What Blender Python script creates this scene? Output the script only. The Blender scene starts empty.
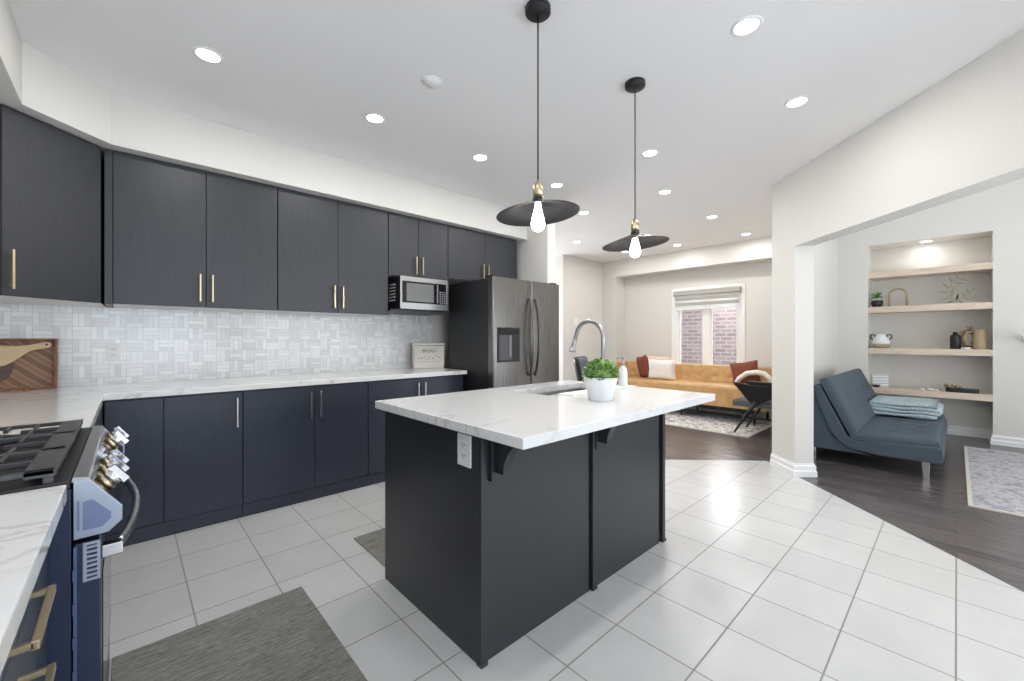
import bpy, math, random
from mathutils import Vector, Matrix
random.seed(7)
SC = bpy.context.scene
COL = SC.collection
R = math.radians

# ------------------------------------------------------------ camera
cam_d = bpy.data.cameras.new('camera'); cam = bpy.data.objects.new('camera', cam_d); COL.objects.link(cam)
cam.location = (0, 0, 1.24)
cam.rotation_euler = (R(90), 0, -0.749)
cam_d.sensor_width = 36; cam_d.lens = 36 * 413.3 / 1024
cam_d.shift_y = -(340.5 - 338.3) / 1024
cam_d.clip_start = 0.02; cam_d.clip_end = 200
SC.camera = cam

# ------------------------------------------------------------ world, sun, daylight fill, exposure
SC.view_settings.view_transform = 'Standard'; SC.view_settings.look = 'None'
SC.view_settings.gamma = 1; SC.view_settings.use_curve_mapping = False
SC.view_settings.exposure = 0.14
world = bpy.data.worlds.new('world'); SC.world = world; world.use_nodes = True
world.node_tree.nodes['Background'].inputs[0].default_value = (0.86, 0.93, 1.0, 1)
world.node_tree.nodes['Background'].inputs[1].default_value = 1.0

sd = bpy.data.lights.new('sun', 'SUN'); sd.energy = 5.0; sd.angle = R(0.6); sd.color = (1, .96, .90)
sun = bpy.data.objects.new('sun', sd); COL.objects.link(sun); sun.location = (12, 0, 8)
sun.rotation_euler = Vector((-.64, .62, -.9)).to_track_quat('-Z', 'Y').to_euler()

def area(name, loc, direction, sx, sy, energy, color=(1, 1, 1)):
    d = bpy.data.lights.new(name, 'AREA'); d.shape = 'RECTANGLE'; d.size = sx; d.size_y = sy
    d.energy = energy; d.color = color
    o = bpy.data.objects.new(name, d); COL.objects.link(o); o.location = loc
    o.rotation_euler = Vector(direction).to_track_quat('-Z', 'Z').to_euler()
    return o
# unseen fill panels added as daylight; the rear ones tilt up to brighten the ceiling
FILL_DAY = (.93, .965, 1.0)
area('patio_fill', (0.35, -2.75, 1.25), (0, 1, 1.3), 1.9, 2.1, 62, (.70, .83, 1.0))
area('lounge_fill', (3.2, -2.75, 1.25), (0, 1, 1.0), 2.4, 2.1, 55, FILL_DAY)
area('lounge_side_fill', (5.9, -2.75, 1.25), (0, 1, 1.0), 1.8, 2.1, 40, FILL_DAY)
area('living_sky_fill', (8.5, 2.92, 3.1), (-1, 0, -.95), 3.0, 1.4, 420, FILL_DAY)  # added out of sight above the window, as sky light for the living room
area('hall_fill', (4.65, 6.35, 1.4), (0, -1, .4), 1.6, 2.0, 70, (.95, .97, 1))  # unseen panel added in the hall as fill
DOWN_W = 5.5      # each ceiling downlight
PEND_W = 5.0       # each pendant bulb

# ------------------------------------------------------------ materials
def srgb(r, g, b):
    f = lambda c: (c / 255) / 12.92 if c / 255 <= .04045 else ((c / 255 + .055) / 1.055) ** 2.4
    return (f(r), f(g), f(b), 1)
def mat(name, col, rough=.5, metal=0, spec=None, coat=0, trans=0, emit=None, es=0):
    m = bpy.data.materials.new(name); m.use_nodes = True
    b = m.node_tree.nodes['Principled BSDF']
    b.inputs['Base Color'].default_value = col
    b.inputs['Roughness'].default_value = rough
    b.inputs['Metallic'].default_value = metal
    if spec is not None: b.inputs['Specular IOR Level'].default_value = spec
    if coat: b.inputs['Coat Weight'].default_value = coat; b.inputs['Coat Roughness'].default_value = .1
    if trans: b.inputs['Transmission Weight'].default_value = trans
    if emit: b.inputs['Emission Color'].default_value = emit; b.inputs['Emission Strength'].default_value = es
    return m
class NT:
    def __init__(s, m):
        s.m = m; s.t = m.node_tree; s.b = s.t.nodes['Principled BSDF']
    def n(s, typ, **kw):
        x = s.t.nodes.new(typ)
        for k, v in kw.items():
            if k in ('operation', 'blend_type', 'data_type', 'noise_dimensions', 'feature', 'distance', 'offset', 'squash', 'offset_frequency', 'wave_type', 'bands_direction'):
                setattr(x, k, v)
            else:
                x.inputs[k.replace('_', ' ')].default_value = v
        return x
    def l(s, a, b): s.t.links.new(a, b)
    def pos(s, scale=(1, 1, 1), shift=(0, 0, 0), rot=(0, 0, 0), obj=False):
        g = s.t.nodes.new('ShaderNodeTexCoord') if obj else s.t.nodes.new('ShaderNodeNewGeometry')
        mp = s.t.nodes.new('ShaderNodeMapping')
        mp.inputs['Location'].default_value = shift; mp.inputs['Scale'].default_value = scale
        mp.inputs['Rotation'].default_value = rot
        s.l(g.outputs['Object'] if obj else g.outputs['Position'], mp.inputs[0]); return mp.outputs[0]
    def ramp(s, fac, stops):
        r = s.t.nodes.new('ShaderNodeValToRGB'); e = r.color_ramp.elements
        while len(e) < len(stops): e.new(.5)
        for i, (p, c) in enumerate(stops): e[i].position = p; e[i].color = c
        s.l(fac, r.inputs[0]); return r.outputs[0]
    def math(s, op, a, b=None):
        x = s.t.nodes.new('ShaderNodeMath'); x.operation = op
        for i, v in enumerate((a, b)):
            if v is None: continue
            if isinstance(v, (int, float)): x.inputs[i].default_value = v
            else: s.l(v, x.inputs[i])
        return x.outputs[0]
    def bump(s, h, strength=.2, dist=.01):
        x = s.t.nodes.new('ShaderNodeBump'); x.inputs['Strength'].default_value = strength; x.inputs['Distance'].default_value = dist
        s.l(h, x.inputs['Height']); s.l(x.outputs[0], s.b.inputs['Normal'])

WALL = mat('wall_paint', srgb(220, 218, 213), .75)
CEIL = mat('ceiling_paint', srgb(244, 243, 243), .85)
TRIM = mat('trim_white', srgb(240, 240, 240), .4)
BLACK = mat('black_metal', srgb(28, 28, 30), .45)
IRON = mat('cast_iron', srgb(66, 66, 68), .4)
STEEL = mat('brushed_steel', srgb(168, 168, 168), .32, 1)
CHROME = mat('chrome', srgb(225, 225, 228), .12, 1)
BRASS = mat('brass', srgb(206, 190, 154), .28, 1)
GREYP = mat('grey_plastic', srgb(120, 122, 126), .4)
WPLAS = mat('white_plastic', srgb(238, 238, 236), .35)
DGLASS = mat('dark_glass', srgb(20, 20, 24), .08)
MGLASS = mat('microwave_window', srgb(110, 112, 110), .2)
NAVY = mat('range_side', srgb(50, 58, 84), .25, .3)
PANELM = mat('control_end_cap', srgb(170, 180, 196), .3, .6)
LCD = mat('lens_glow', (1, 1, 1, 1), .4, emit=(1, .98, .95, 1), es=12)
BULB = mat('bulb_glass', (1, 1, 1, 1), .2, emit=(1, .97, .92, 1), es=9)
CERAM = mat('white_ceramic', srgb(232, 233, 236), .35)
GREEN = mat('leaf_green', srgb(112, 158, 78), .5)
SAGE = mat('leaf_sage', srgb(138, 138, 112), .6)
BROWN = mat('pillow_brown', srgb(128, 66, 48), .8)
CREAM = mat('cream_cloth', srgb(236, 232, 224), .9)
PINK = mat('pink_cloth', srgb(228, 205, 192), .9)
BLACKW = mat('black_wood', srgb(24, 24, 26), .35)
DGREY = mat('dark_grey_fabric', srgb(88, 90, 94), .8)
TAN = mat('tan_ceramic', srgb(166, 146, 114), .6)
CLEAR = mat('clear_glass', (1, 1, 1, 1), .02, trans=1)
SOIL = mat('soil', srgb(40, 32, 26), .9)

def fx(fn):
    return fn
# charcoal cabinet: fine vertical grain
CAB = mat('charcoal_cabinet', srgb(52, 53, 57), .42); t = NT(CAB)
ns = t.n('ShaderNodeTexNoise', Scale=1.0, Detail=4.0); t.l(t.pos((220, 220, 6)), ns.inputs['Vector'])
t.l(t.ramp(ns.outputs[0], [(.3, srgb(44, 46, 51)), (.7, srgb(54, 56, 62))]), t.b.inputs['Base Color'])
t.bump(ns.outputs[0], .08, .002)
CABB = mat('charcoal_cabinet_blue_cast', srgb(48, 53, 66), .36); t = NT(CABB)  # lower units: charcoal with the blue of reflected daylight put into the colour
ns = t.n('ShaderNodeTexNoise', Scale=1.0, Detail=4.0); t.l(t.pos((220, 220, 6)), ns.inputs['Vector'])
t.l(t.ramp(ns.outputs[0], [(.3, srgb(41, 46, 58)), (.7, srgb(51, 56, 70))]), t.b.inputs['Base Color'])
CABI = mat('charcoal_island', srgb(48, 49, 54), .34)
# quartz
QTZ = mat('veined_quartz', srgb(235, 235, 235), .12, coat=.2); t = NT(QTZ)
n1 = t.n('ShaderNodeTexNoise', Scale=1.25, Detail=7.0, Roughness=.6, Distortion=1.1); t.l(t.pos((1, 2.1, 1), rot=(0, 0, .35)), n1.inputs['Vector'])
a = t.math('ABSOLUTE', t.math('SUBTRACT', n1.outputs[0], .5))
n2 = t.n('ShaderNodeTexNoise', Scale=1.1, Detail=2.0); t.l(t.pos(), n2.inputs['Vector'])
v = t.ramp(a, [(0, (0, 0, 0, 1)), (.022, (1, 1, 1, 1))])
k = t.ramp(n2.outputs[0], [(.44, (1, 1, 1, 1)), (.6, (0, 0, 0, 1))])
mx = t.math('MAXIMUM', v, k)
t.l(t.ramp(mx, [(0, srgb(200, 198, 194)), (1, srgb(229, 229, 229))]), t.b.inputs['Base Color'])
# floor tile
TILE = mat('white_floor_tile', srgb(225, 226, 228), .2); t = NT(TILE)
br = t.n('ShaderNodeTexBrick', Scale=1.0, Mortar_Size=.0032, Mortar_Smooth=.1, Bias=0.0, Brick_Width=.3326, Row_Height=.3336,
         Color1=srgb(205, 205, 204), Color2=srgb(211, 211, 210), Mortar=srgb(142, 140, 137))
br.offset = 0.0; br.squash = 1.0
t.l(t.pos(shift=(-.219 + 3.326, -3.004 + 6.672, 0)), br.inputs['Vector'])
nz = t.n('ShaderNodeTexNoise', Scale=5.0, Detail=5.0); t.l(t.pos(), nz.inputs['Vector'])
mixc = t.t.nodes.new('ShaderNodeMix'); mixc.data_type = 'RGBA'; mixc.blend_type = 'MULTIPLY'; mixc.inputs[0].default_value = 1
t.l(br.outputs['Color'], mixc.inputs[6]); t.l(t.ramp(nz.outputs[0], [(.3, (.94, .94, .94, 1)), (.7, (1, 1, 1, 1))]), mixc.inputs[7])
t.l(mixc.outputs[2], t.b.inputs['Base Color'])
t.l(t.ramp(br.outputs['Fac'], [(0, (.24, .24, .24, 1)), (1, (.7, .7, .7, 1))]), t.b.inputs['Roughness'])
t.bump(t.math('SUBTRACT', 1, br.outputs['Fac']), .25, .003)
# dark wood planks running along y
WOOD = mat('dark_wood_floor', srgb(64, 58, 58), .25); t = NT(WOOD)
br = t.n('ShaderNodeTexBrick', Scale=1.0, Mortar_Size=.0012, Bias=0.0, Brick_Width=1.1, Row_Height=.11,
         Color1=srgb(84, 79, 80), Color2=srgb(104, 98, 99), Mortar=srgb(48, 45, 46))
br.offset = .37
t.l(t.pos(rot=(0, 0, R(90))), br.inputs['Vector'])
nz = t.n('ShaderNodeTexNoise', Scale=1.0, Detail=6.0); t.l(t.pos((40, 2.2, 1)), nz.inputs['Vector'])
mixc = t.t.nodes.new('ShaderNodeMix'); mixc.data_type = 'RGBA'; mixc.blend_type = 'MULTIPLY'; mixc.inputs[0].default_value = 1
t.l(br.outputs['Color'], mixc.inputs[6]); t.l(t.ramp(nz.outputs[0], [(.3, (.7, .7, .7, 1)), (.75, (1.15, 1.15, 1.15, 1))]), mixc.inputs[7])
t.l(mixc.outputs[2], t.b.inputs['Base Color'])
# basketweave mosaic (on x / z)
MOS = mat('marble_basketweave', srgb(205, 206, 207), .18); t = NT(MOS)
p = t.pos(); sp = t.n('ShaderNodeSeparateXYZ'); t.l(p, sp.inputs[0])
S = .088
ux = t.math('DIVIDE', t.math('ADD', t.math('ADD', sp.outputs[0], sp.outputs[1]), 20), S); uz = t.math('DIVIDE', sp.outputs[2], S)
cx = t.math('FLOOR', ux); cz = t.math('FLOOR', uz)
par = t.math('MODULO', t.math('ADD', cx, cz), 2)
fxx = t.math('FRACT', ux); fz = t.math('FRACT', uz)
def mixv(f, a, b):
    x = t.t.nodes.new('ShaderNodeMix'); t.l(f, x.inputs[0]); t.l(a, x.inputs[2]); t.l(b, x.inputs[3]); return x.outputs[0]
across = mixv(par, fz, fxx); along = mixv(par, fxx, fz)
a3 = t.math('MULTIPLY', across, 3); si = t.math('FLOOR', a3)
cmb = t.n('ShaderNodeCombineXYZ'); t.l(cx, cmb.inputs[0]); t.l(cz, cmb.inputs[1]); t.l(si, cmb.inputs[2])
wn = t.n('ShaderNodeTexWhiteNoise'); t.l(cmb.outputs[0], wn.inputs['Vector'])
nz = t.n('ShaderNodeTexNoise', Scale=26.0, Detail=4.0); t.l(p, nz.inputs['Vector'])
val = t.math('ADD', t.math('MULTIPLY', wn.outputs[0], .6), t.math('MULTIPLY', nz.outputs[0], .4))
colr = t.ramp(val, [(.15, srgb(218, 218, 218)), (.5, srgb(236, 236, 235)), (.85, srgb(250, 250, 248))])
fa = t.math('FRACT', a3)
g1 = t.math('LESS_THAN', t.math('MINIMUM', fa, t.math('SUBTRACT', 1, fa)), .045)
g2 = t.math('LESS_THAN', t.math('MINIMUM', along, t.math('SUBTRACT', 1, along)), .015)
gm = t.math('MAXIMUM', g1, g2)
mixc = t.t.nodes.new('ShaderNodeMix'); mixc.data_type = 'RGBA'; t.l(gm, mixc.inputs[0]); t.l(colr, mixc.inputs[6]); mixc.inputs[7].default_value = srgb(206, 206, 205)
t.l(mixc.outputs[2], t.b.inputs['Base Color']); t.bump(t.math('SUBTRACT', wn.outputs[0], gm), .15, .003)
# woven mat
def woven(name, c1, c2, s=(60, 220, 1)):
    m = mat(name, c1, .9); t = NT(m)
    n1 = t.n('ShaderNodeTexNoise', Scale=1.0, Detail=3.0); t.l(t.pos(s), n1.inputs['Vector'])
    n2 = t.n('ShaderNodeTexNoise', Scale=1.0, Detail=3.0); t.l(t.pos((s[0] * 5, s[1] * 1.6, 1)), n2.inputs['Vector'])
    f = t.math('MULTIPLY', t.math('ADD', n1.outputs[0], n2.outputs[0]), .5)
    t.l(t.ramp(f, [(.38, c2), (.6, c1)]), t.b.inputs['Base Color']); t.bump(f, .5, .003)
    return m
MATF = woven('grey_woven_mat', srgb(150, 148, 142), srgb(98, 97, 92), (7, 150, 1))
def fabric(name, c1, c2, s=90, rough=.85):
    m = mat(name, c1, rough); t = NT(m)
    n1 = t.n('ShaderNodeTexNoise', Scale=s, Detail=3.0); t.l(t.pos(), n1.inputs['Vector'])
    t.l(t.ramp(n1.outputs[0], [(.35, c2), (.65, c1)]), t.b.inputs['Base Color']); t.bump(n1.outputs[0], .25, .002)
    return m
TEAL = fabric('slate_blue_fabric', srgb(80, 91, 101), srgb(66, 76, 86))
MUST = fabric('mustard_leather', srgb(204, 164, 112), srgb(192, 150, 98), 12, .5)
BLNK = fabric('pale_blue_fleece', srgb(190, 205, 208), srgb(156, 176, 182), 60)
def rugmat(name, base, dark, scale):
    m = mat(name, base, .95); t = NT(m)
    vo = t.n('ShaderNodeTexVoronoi', Scale=scale); t.l(t.pos(), vo.inputs['Vector'])
    nz = t.n('ShaderNodeTexNoise', Scale=scale * 2.2, Detail=6.0, Distortion=1.0); t.l(t.pos(), nz.inputs['Vector'])
    f = t.math('ADD', t.math('MULTIPLY', vo.outputs['Distance'], .5), t.math('MULTIPLY', nz.outputs[0], .9))
    t.l(t.ramp(f, [(.5, dark), (.62, base), (.72, base), (.84, dark)]), t.b.inputs['Base Color'])
    return m
RUG1 = rugmat('distressed_rug', srgb(226, 222, 218), srgb(150, 146, 150), 9)
RUG2 = rugmat('faded_grey_rug', srgb(188, 187, 190), srgb(150, 150, 158), 12)
BRICK = mat('neighbour_brick', srgb(160, 120, 112), .9); t = NT(BRICK)
br = t.n('ShaderNodeTexBrick', Scale=1.0, Mortar_Size=.012, Bias=0.0, Brick_Width=.24, Row_Height=.085,
         Color1=srgb(134, 118, 118), Color2=srgb(100, 88, 90), Mortar=srgb(142, 134, 134))
sp = t.n('ShaderNodeSeparateXYZ'); t.l(t.pos(), sp.inputs[0]); cb = t.n('ShaderNodeCombineXYZ')
t.l(sp.outputs[1], cb.inputs[0]); t.l(sp.outputs[2], cb.inputs[1]); t.l(cb.outputs[0], br.inputs['Vector'])
t.l(br.outputs['Color'], t.b.inputs['Base Color'])
def wood(name, c1, c2, s=(3, 40, 40), rough=.45):
    m = mat(name, c1, rough); t = NT(m)
    n1 = t.n('ShaderNodeTexNoise', Scale=1.0, Detail=5.0, Distortion=.6); t.l(t.pos(s), n1.inputs['Vector'])
    t.l(t.ramp(n1.outputs[0], [(.35, c2), (.65, c1)]), t.b.inputs['Base Color']); return m
OAK = wood('pale_oak_shelf', srgb(226, 210, 192), srgb(208, 190, 170), (40, 3, 40))
WALNUT = wood('walnut', srgb(150, 100, 66), srgb(110, 70, 46), (60, 60, 4))
MAPLE = wood('maple', srgb(222, 194, 156), srgb(208, 178, 138), (4, 40, 50))
WALN2 = wood('dark_walnut', srgb(106, 80, 66), srgb(84, 62, 52), (5, 40, 50))
BSTEEL = mat('black_stainless', srgb(126, 124, 122), .3, 1); t = NT(BSTEEL)
n1 = t.n('ShaderNodeTexNoise', Scale=1.0, Detail=3.0); t.l(t.pos((150, 150, 2)), n1.inputs['Vector'])
t.l(t.ramp(n1.outputs[0], [(.3, (.26, .26, .26, 1)), (.7, (.32, .32, .32, 1))]), t.b.inputs['Roughness'])
HERR = mat('herringbone_inlay', srgb(150, 104, 72), .5); t = NT(HERR)
w = t.n('ShaderNodeTexWave', Scale=6.0, Distortion=1.0, Detail=2.0)
w.bands_direction = 'DIAGONAL'; t.l(t.pos(), w.inputs['Vector'])
t.l(t.ramp(w.outputs['Fac'], [(.2, srgb(122, 90, 66)), (.6, srgb(166, 130, 100)), (.9, srgb(144, 108, 80))]), t.b.inputs['Base Color'])

# ------------------------------------------------------------ mesh helpers
class MB:
    def __init__(s): s.v = []; s.f = []; s.sm = []; s.mi = []; s.cur = 0
    def add(s, vs, fs, smooth=False):
        o = len(s.v); s.v += [tuple(v) for v in vs]
        for f in fs: s.f.append([i + o for i in f]); s.sm.append(smooth); s.mi.append(s.cur)
        return s
    def box(s, x0, x1, y0, y1, z0, z1):
        if x0 > x1: x0, x1 = x1, x0
        if y0 > y1: y0, y1 = y1, y0
        if z0 > z1: z0, z1 = z1, z0
        return s.add([(x0, y0, z0), (x1, y0, z0), (x1, y1, z0), (x0, y1, z0), (x0, y0, z1), (x1, y0, z1), (x1, y1, z1), (x0, y1, z1)],
                     [(0, 3, 2, 1), (4, 5, 6, 7), (0, 1, 5, 4), (1, 2, 6, 5), (2, 3, 7, 6), (3, 0, 4, 7)])
    def prism(s, poly, z0, z1, fn=lambda a, b, c: (a, b, c), smooth=False):
        """poly = [(a,b)], extruded c from z0 to z1, fn maps (a,b,c)->xyz"""
        n = len(poly)
        vs = [fn(a, b, z0) for a, b in poly] + [fn(a, b, z1) for a, b in poly]
        o = len(s.v); s.v += [tuple(v) for v in vs]
        s.f.append([o + i for i in range(n)][::-1]); s.sm.append(False); s.mi.append(s.cur)
        s.f.append([o + n + i for i in range(n)]); s.sm.append(False); s.mi.append(s.cur)
        for i in range(n):
            j = (i + 1) % n; s.f.append([o + i, o + j, o + n + j, o + n + i]); s.sm.append(smooth); s.mi.append(s.cur)
        return s
    def lathe(s, prof, c=(0, 0, 0), n=32, axis='z', M=None, cap=True):
        vs = []; fs = []
        for r, z in prof:
            for i in range(n):
                a = 2 * math.pi * i / n; p = Vector((r * math.cos(a), r * math.sin(a), z))
                if axis == 'x': p = Vector((p.z, p.x, p.y))
                if axis == 'y': p = Vector((p.x, p.z, p.y))
                if M is not None: p = M @ p
                vs.append(p + Vector(c))
        for k in range(len(prof) - 1):
            for i in range(n):
                j = (i + 1) % n; fs.append((k * n + i, k * n + j, (k + 1) * n + j, (k + 1) * n + i))
        o = len(s.v); s.add(vs, fs, True)
        if cap and prof[0][0] > 1e-4: s.f.append([o + i for i in range(n)][::-1]); s.sm.append(False); s.mi.append(s.cur)
        if cap and prof[-1][0] > 1e-4: s.f.append([o + (len(prof) - 1) * n + i for i in range(n)]); s.sm.append(False); s.mi.append(s.cur)
        return s
    def tube(s, pts, r, n=10, cap=True, flat=None):
        pts = [Vector(p) for p in pts]; rs = r if isinstance(r, (list, tuple)) else [r] * len(pts)
        vs = []; fs = []; up = None
        for k, p in enumerate(pts):
            d = (pts[min(k + 1, len(pts) - 1)] - pts[max(k - 1, 0)]).normalized()
            if up is None:
                up = Vector((0, 0, 1)) if abs(d.z) < .9 else Vector((1, 0, 0))
            sx = d.cross(up).normalized(); up2 = sx.cross(d).normalized(); up = up2
            for i in range(n):
                a = 2 * math.pi * i / n
                vs.append(p + sx * math.cos(a) * rs[k] * (flat[0] if flat else 1) + up2 * math.sin(a) * rs[k] * (flat[1] if flat else 1))
        for k in range(len(pts) - 1):
            for i in range(n):
                j = (i + 1) % n; fs.append((k * n + i, k * n + j, (k + 1) * n + j, (k + 1) * n + i))
        o = len(s.v); s.add(vs, fs, True)
        if cap:
            s.f.append([o + i for i in range(n)][::-1]); s.sm.append(False); s.mi.append(s.cur)
            s.f.append([o + (len(pts) - 1) * n + i for i in range(n)]); s.sm.append(False); s.mi.append(s.cur)
        return s
    def pad(s, O, U, V, N, a, b, t, r=.03, dimples=(), nu=40, nv=30, puff=.0, dr=.05, dd=.02):
        """upholstered block: corner O, along U (a) and V (b), thickness t along N, rounded top edges"""
        O, U, V, N = Vector(O), Vector(U).normalized(), Vector(V).normalized(), Vector(N).normalized()
        rows = []
        def h(u, v):
            e = min(u, a - u, v, b - v); q = 1 if e >= r else math.sqrt(max(0, 1 - (1 - e / r) ** 2))
            z = t - r * (1 - q) + puff * math.sin(math.pi * u / a) * math.sin(math.pi * v / b)
            for du, dv in dimples:
                g = ((u - du) ** 2 + (v - dv) ** 2) / dr ** 2; z -= dd * math.exp(-g)
            return z
        def sp(n, L):
            x = [0, r * .12, r * .35, r * .7]; m = [r + (L - 2 * r) * i / (n - 1) for i in range(n)]
            return x + m + [L - q for q in x[::-1]]
        us, vs_ = sp(nu, a), sp(nv, b); nU, nV = len(us), len(vs_)
        top = [O + U * u + V * v + N * h(u, v) for v in vs_ for u in us]
        fs = [(j * nU + i, j * nU + i + 1, (j + 1) * nU + i + 1, (j + 1) * nU + i) for j in range(nV - 1) for i in range(nU - 1)]
        s.add(top, fs, True)
        # skirt
        ring = [(u, 0) for u in us] + [(a, v) for v in vs_[1:]] + [(u, b) for u in us[::-1][1:]] + [(0, v) for v in vs_[::-1][1:-1]]
        m = len(ring); ra = [O + U * u + V * v for u, v in ring]; rb = [O + U * u + V * v + N * h(u, v) for u, v in ring]
        s.add(ra + rb, [(i, (i + 1) % m, m + (i + 1) % m, m + i) for i in range(m)] + [tuple(range(m))[::-1]], False)
        return s
    def build(s, name, m, parent=None, loc=None, bevel=0, rot=None, seg=2):
        base = Vector((0, 0, 0))
        if loc is not None: base = Vector(loc)
        elif parent is not None:
            q = parent
            while q is not None:
                base += q.location; q = q.parent
        me = bpy.data.meshes.new(name)
        me.from_pydata([tuple(Vector(v) - base) for v in s.v], [], s.f); me.validate(); me.update()
        ms = m if isinstance(m, (list, tuple)) else [m]
        for q in ms: me.materials.append(q)
        if len(me.polygons) == len(s.sm):
            me.polygons.foreach_set('use_smooth', s.sm); me.polygons.foreach_set('material_index', s.mi)
        o = bpy.data.objects.new(name, me); COL.objects.link(o)
        if parent is not None: o.parent = parent
        if loc is not None: o.location = loc
        if bevel:
            b = o.modifiers.new('bevel', 'BEVEL'); b.width = bevel; b.segments = seg; b.limit_method = 'ANGLE'; b.angle_limit = R(40)
        return o
def tag(o, label=None, cat=None, group=None, kind=None):
    if label: o['label'] = label
    if cat: o['category'] = cat
    if group: o['group'] = group
    if kind: o['kind'] = kind
    return o
def thing(name, label, cat, loc=(0, 0, 0), group=None, rz=0):
    o = bpy.data.objects.new(name, None); COL.objects.link(o); o.location = loc; o.rotation_euler = (0, 0, rz); o.empty_display_size = .1
    return tag(o, label, cat, group)
def box(*a): return MB().box(*a)
def struct(name, mb, m, bevel=0):
    o = mb.build(name, m, bevel=bevel); o['kind'] = 'structure'; return o
def copy_tree(o, parent=None):
    c = o.copy(); COL.objects.link(c)
    if parent is not None: c.parent = parent
    for ch in list(o.children): copy_tree(ch, c)
    return c
def text(s, size, loc, rot, m, parent, name='lettering', depth=.0006, align='CENTER'):
    cu = bpy.data.curves.new(name, 'FONT'); cu.body = s; cu.size = size; cu.extrude = depth; cu.align_x = align; cu.align_y = 'CENTER'
    tmp = bpy.data.objects.new('tmp', cu); COL.objects.link(tmp)
    bpy.context.view_layer.update()
    me = bpy.data.meshes.new_from_object(tmp.evaluated_get(bpy.context.evaluated_depsgraph_get()))
    bpy.data.objects.remove(tmp); bpy.data.curves.remove(cu)
    me.materials.clear(); me.materials.append(m)
    o = bpy.data.objects.new(name, me); COL.objects.link(o)
    base = Vector((0, 0, 0)); q = parent
    while q is not None: base += q.location; q = q.parent
    o.parent = parent; o.location = Vector(loc) - base; o.rotation_euler = rot
    return o

# ------------------------------------------------------------ setting
CZ = 2.74; YW = 4.04
floor = MB().prism([(-.85, -2.7), (.73, -2.7), (4.72, 1.29), (4.73, 1.32), (3.50, 2.55), (3.63, 2.72), (3.63, 4.04), (-.85, 4.04)], -.06, 0)
struct('floor', floor, TILE)
wf = MB().prism([(.73, -2.7), (7.9, -2.7), (7.9, 4.85), (5.75, 6.6), (3.5, 6.6), (3.63, 4.04), (3.63, 2.72), (3.50, 2.55), (4.73, 1.32), (4.72, 1.29)], -.06, 0)
struct('floor_wood', wf, WOOD)
CL = 3.35
struct('ceiling', MB().prism([(-.9, -2.72), (.75, -2.72), (.75, -2.65), (4.60, 1.20), (8.0, 1.20), (8.0, 6.7), (-.9, 6.7)], CZ, CZ + .1), CEIL)
struct('ceiling_lounge', box(.5, 8.0, -2.72, 1.28, CL, CL + .1), CEIL)
struct('wall_back', box(-.85, 3.63, YW, YW + .12, 0, CZ), WALL)
struct('wall_left', box(-.87, -.75, -2.7, YW, 0, CZ), WALL)
struct('wall_fridge_side', box(3.50, 3.63, 3.17, YW, 0, CZ), WALL)
struct('wall_hall_side', box(3.51, 3.63, YW + .12, 6.6, 0, CZ), WALL)
struct('wall_hall_end', box(3.63, 5.71, 6.5, 6.62, 0, CZ), WALL)
struct('wall_living_left', MB().prism([(5.71, 4.80), (7.36, 4.80), (7.36, 6.62), (5.71, 6.62)], 0, CZ), WALL)
# far living room wall: pilaster, header, recessed window wall
struct('wall_pilaster', box(6.93, 7.36, 4.495, 4.80, 0, CZ), WALL)
struct('wall_header', box(6.93, 7.24, 1.27, 4.495, 2.43, CZ), WALL)
wy0, wy1, wz0, wz1 = 2.36, 3.46, .70, 2.07
w = MB().box(7.24, 7.36, 1.27, wy0, 0, CZ).box(7.24, 7.36, wy1, 4.495, 0, CZ).box(7.24, 7.36, wy0, wy1, 0, wz0).box(7.24, 7.36, wy0, wy1, wz1, CZ)
struct('wall_window', w, WALL)
struct('wall_partition', box(4.785, 7.95, 1.15, 1.27, 0, CL), WALL)
# diagonal column and header
s2 = math.sqrt(.5); th = .165
def dg(sx, off=0):  # point on the diagonal: x = sx along, off = behind
    return (sx + off * s2, sx - 3.40 - off * s2)
struct('wall_column', MB().prism([dg(4.39), dg(4.635), (4.80, 1.27), dg(4.67, th), dg(4.39, th)], 0, CL), WALL)
struct('wall_beam', MB().prism([dg(.75), dg(4.39), dg(4.39, th), dg(.75, th)], 2.07, CL), WALL)
# niche wall
NX = 7.416; ny0, ny1, nz1 = -.29, .825, 2.50; NB = 7.80
w = MB().box(NX, NB + .1, ny1, 1.15, 0, CL).box(NX, NB + .1, -2.7, ny0, 0, CL).box(NX, NB + .1, ny0, ny1, nz1, CL).box(NB, NB + .1, ny0, ny1, 0, nz1)
struct('wall_niche', w, WALL)
# unseen rear wall, its glazed openings made large to let fill light in
def rear(x0, x1, doors):
    m = MB(); z1 = 2.35; cur = x0
    for a, b in doors:
        m.box(cur, a, -2.72, -2.6, 0, CL); m.box(a, b, -2.72, -2.6, z1, CL); cur = b
    m.box(cur, x1, -2.72, -2.6, 0, CL); return m
doors = [(-.6, 1.3), (2.0, 4.4), (5.0, 6.8)]
struct('wall_rear', rear(-.85, 7.9, doors), WALL)
for i, (a, b) in enumerate(doors):
    m = MB()
    for x in (a, (a + b) / 2 - .03, b - .06): m.box(x, x + .06, -2.70, -2.63, 0, 2.35)
    m.box(a, b, -2.70, -2.63, 2.29, 2.35).box(a, b, -2.70, -2.63, 0, .08)
    struct('door_%d' % (i + 1), m, TRIM)
# bulkhead over the upper cabinets
UF = 3.585; BF = 3.50
bul = [(-.75, YW), (-.75, 1.0), (-.39, 1.0), (-.39, 3.21), (-.075, BF), (3.50, BF), (3.50, YW)]
struct('wall_bulkhead', MB().prism(bul, 2.420, CZ), WALL)
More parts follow.
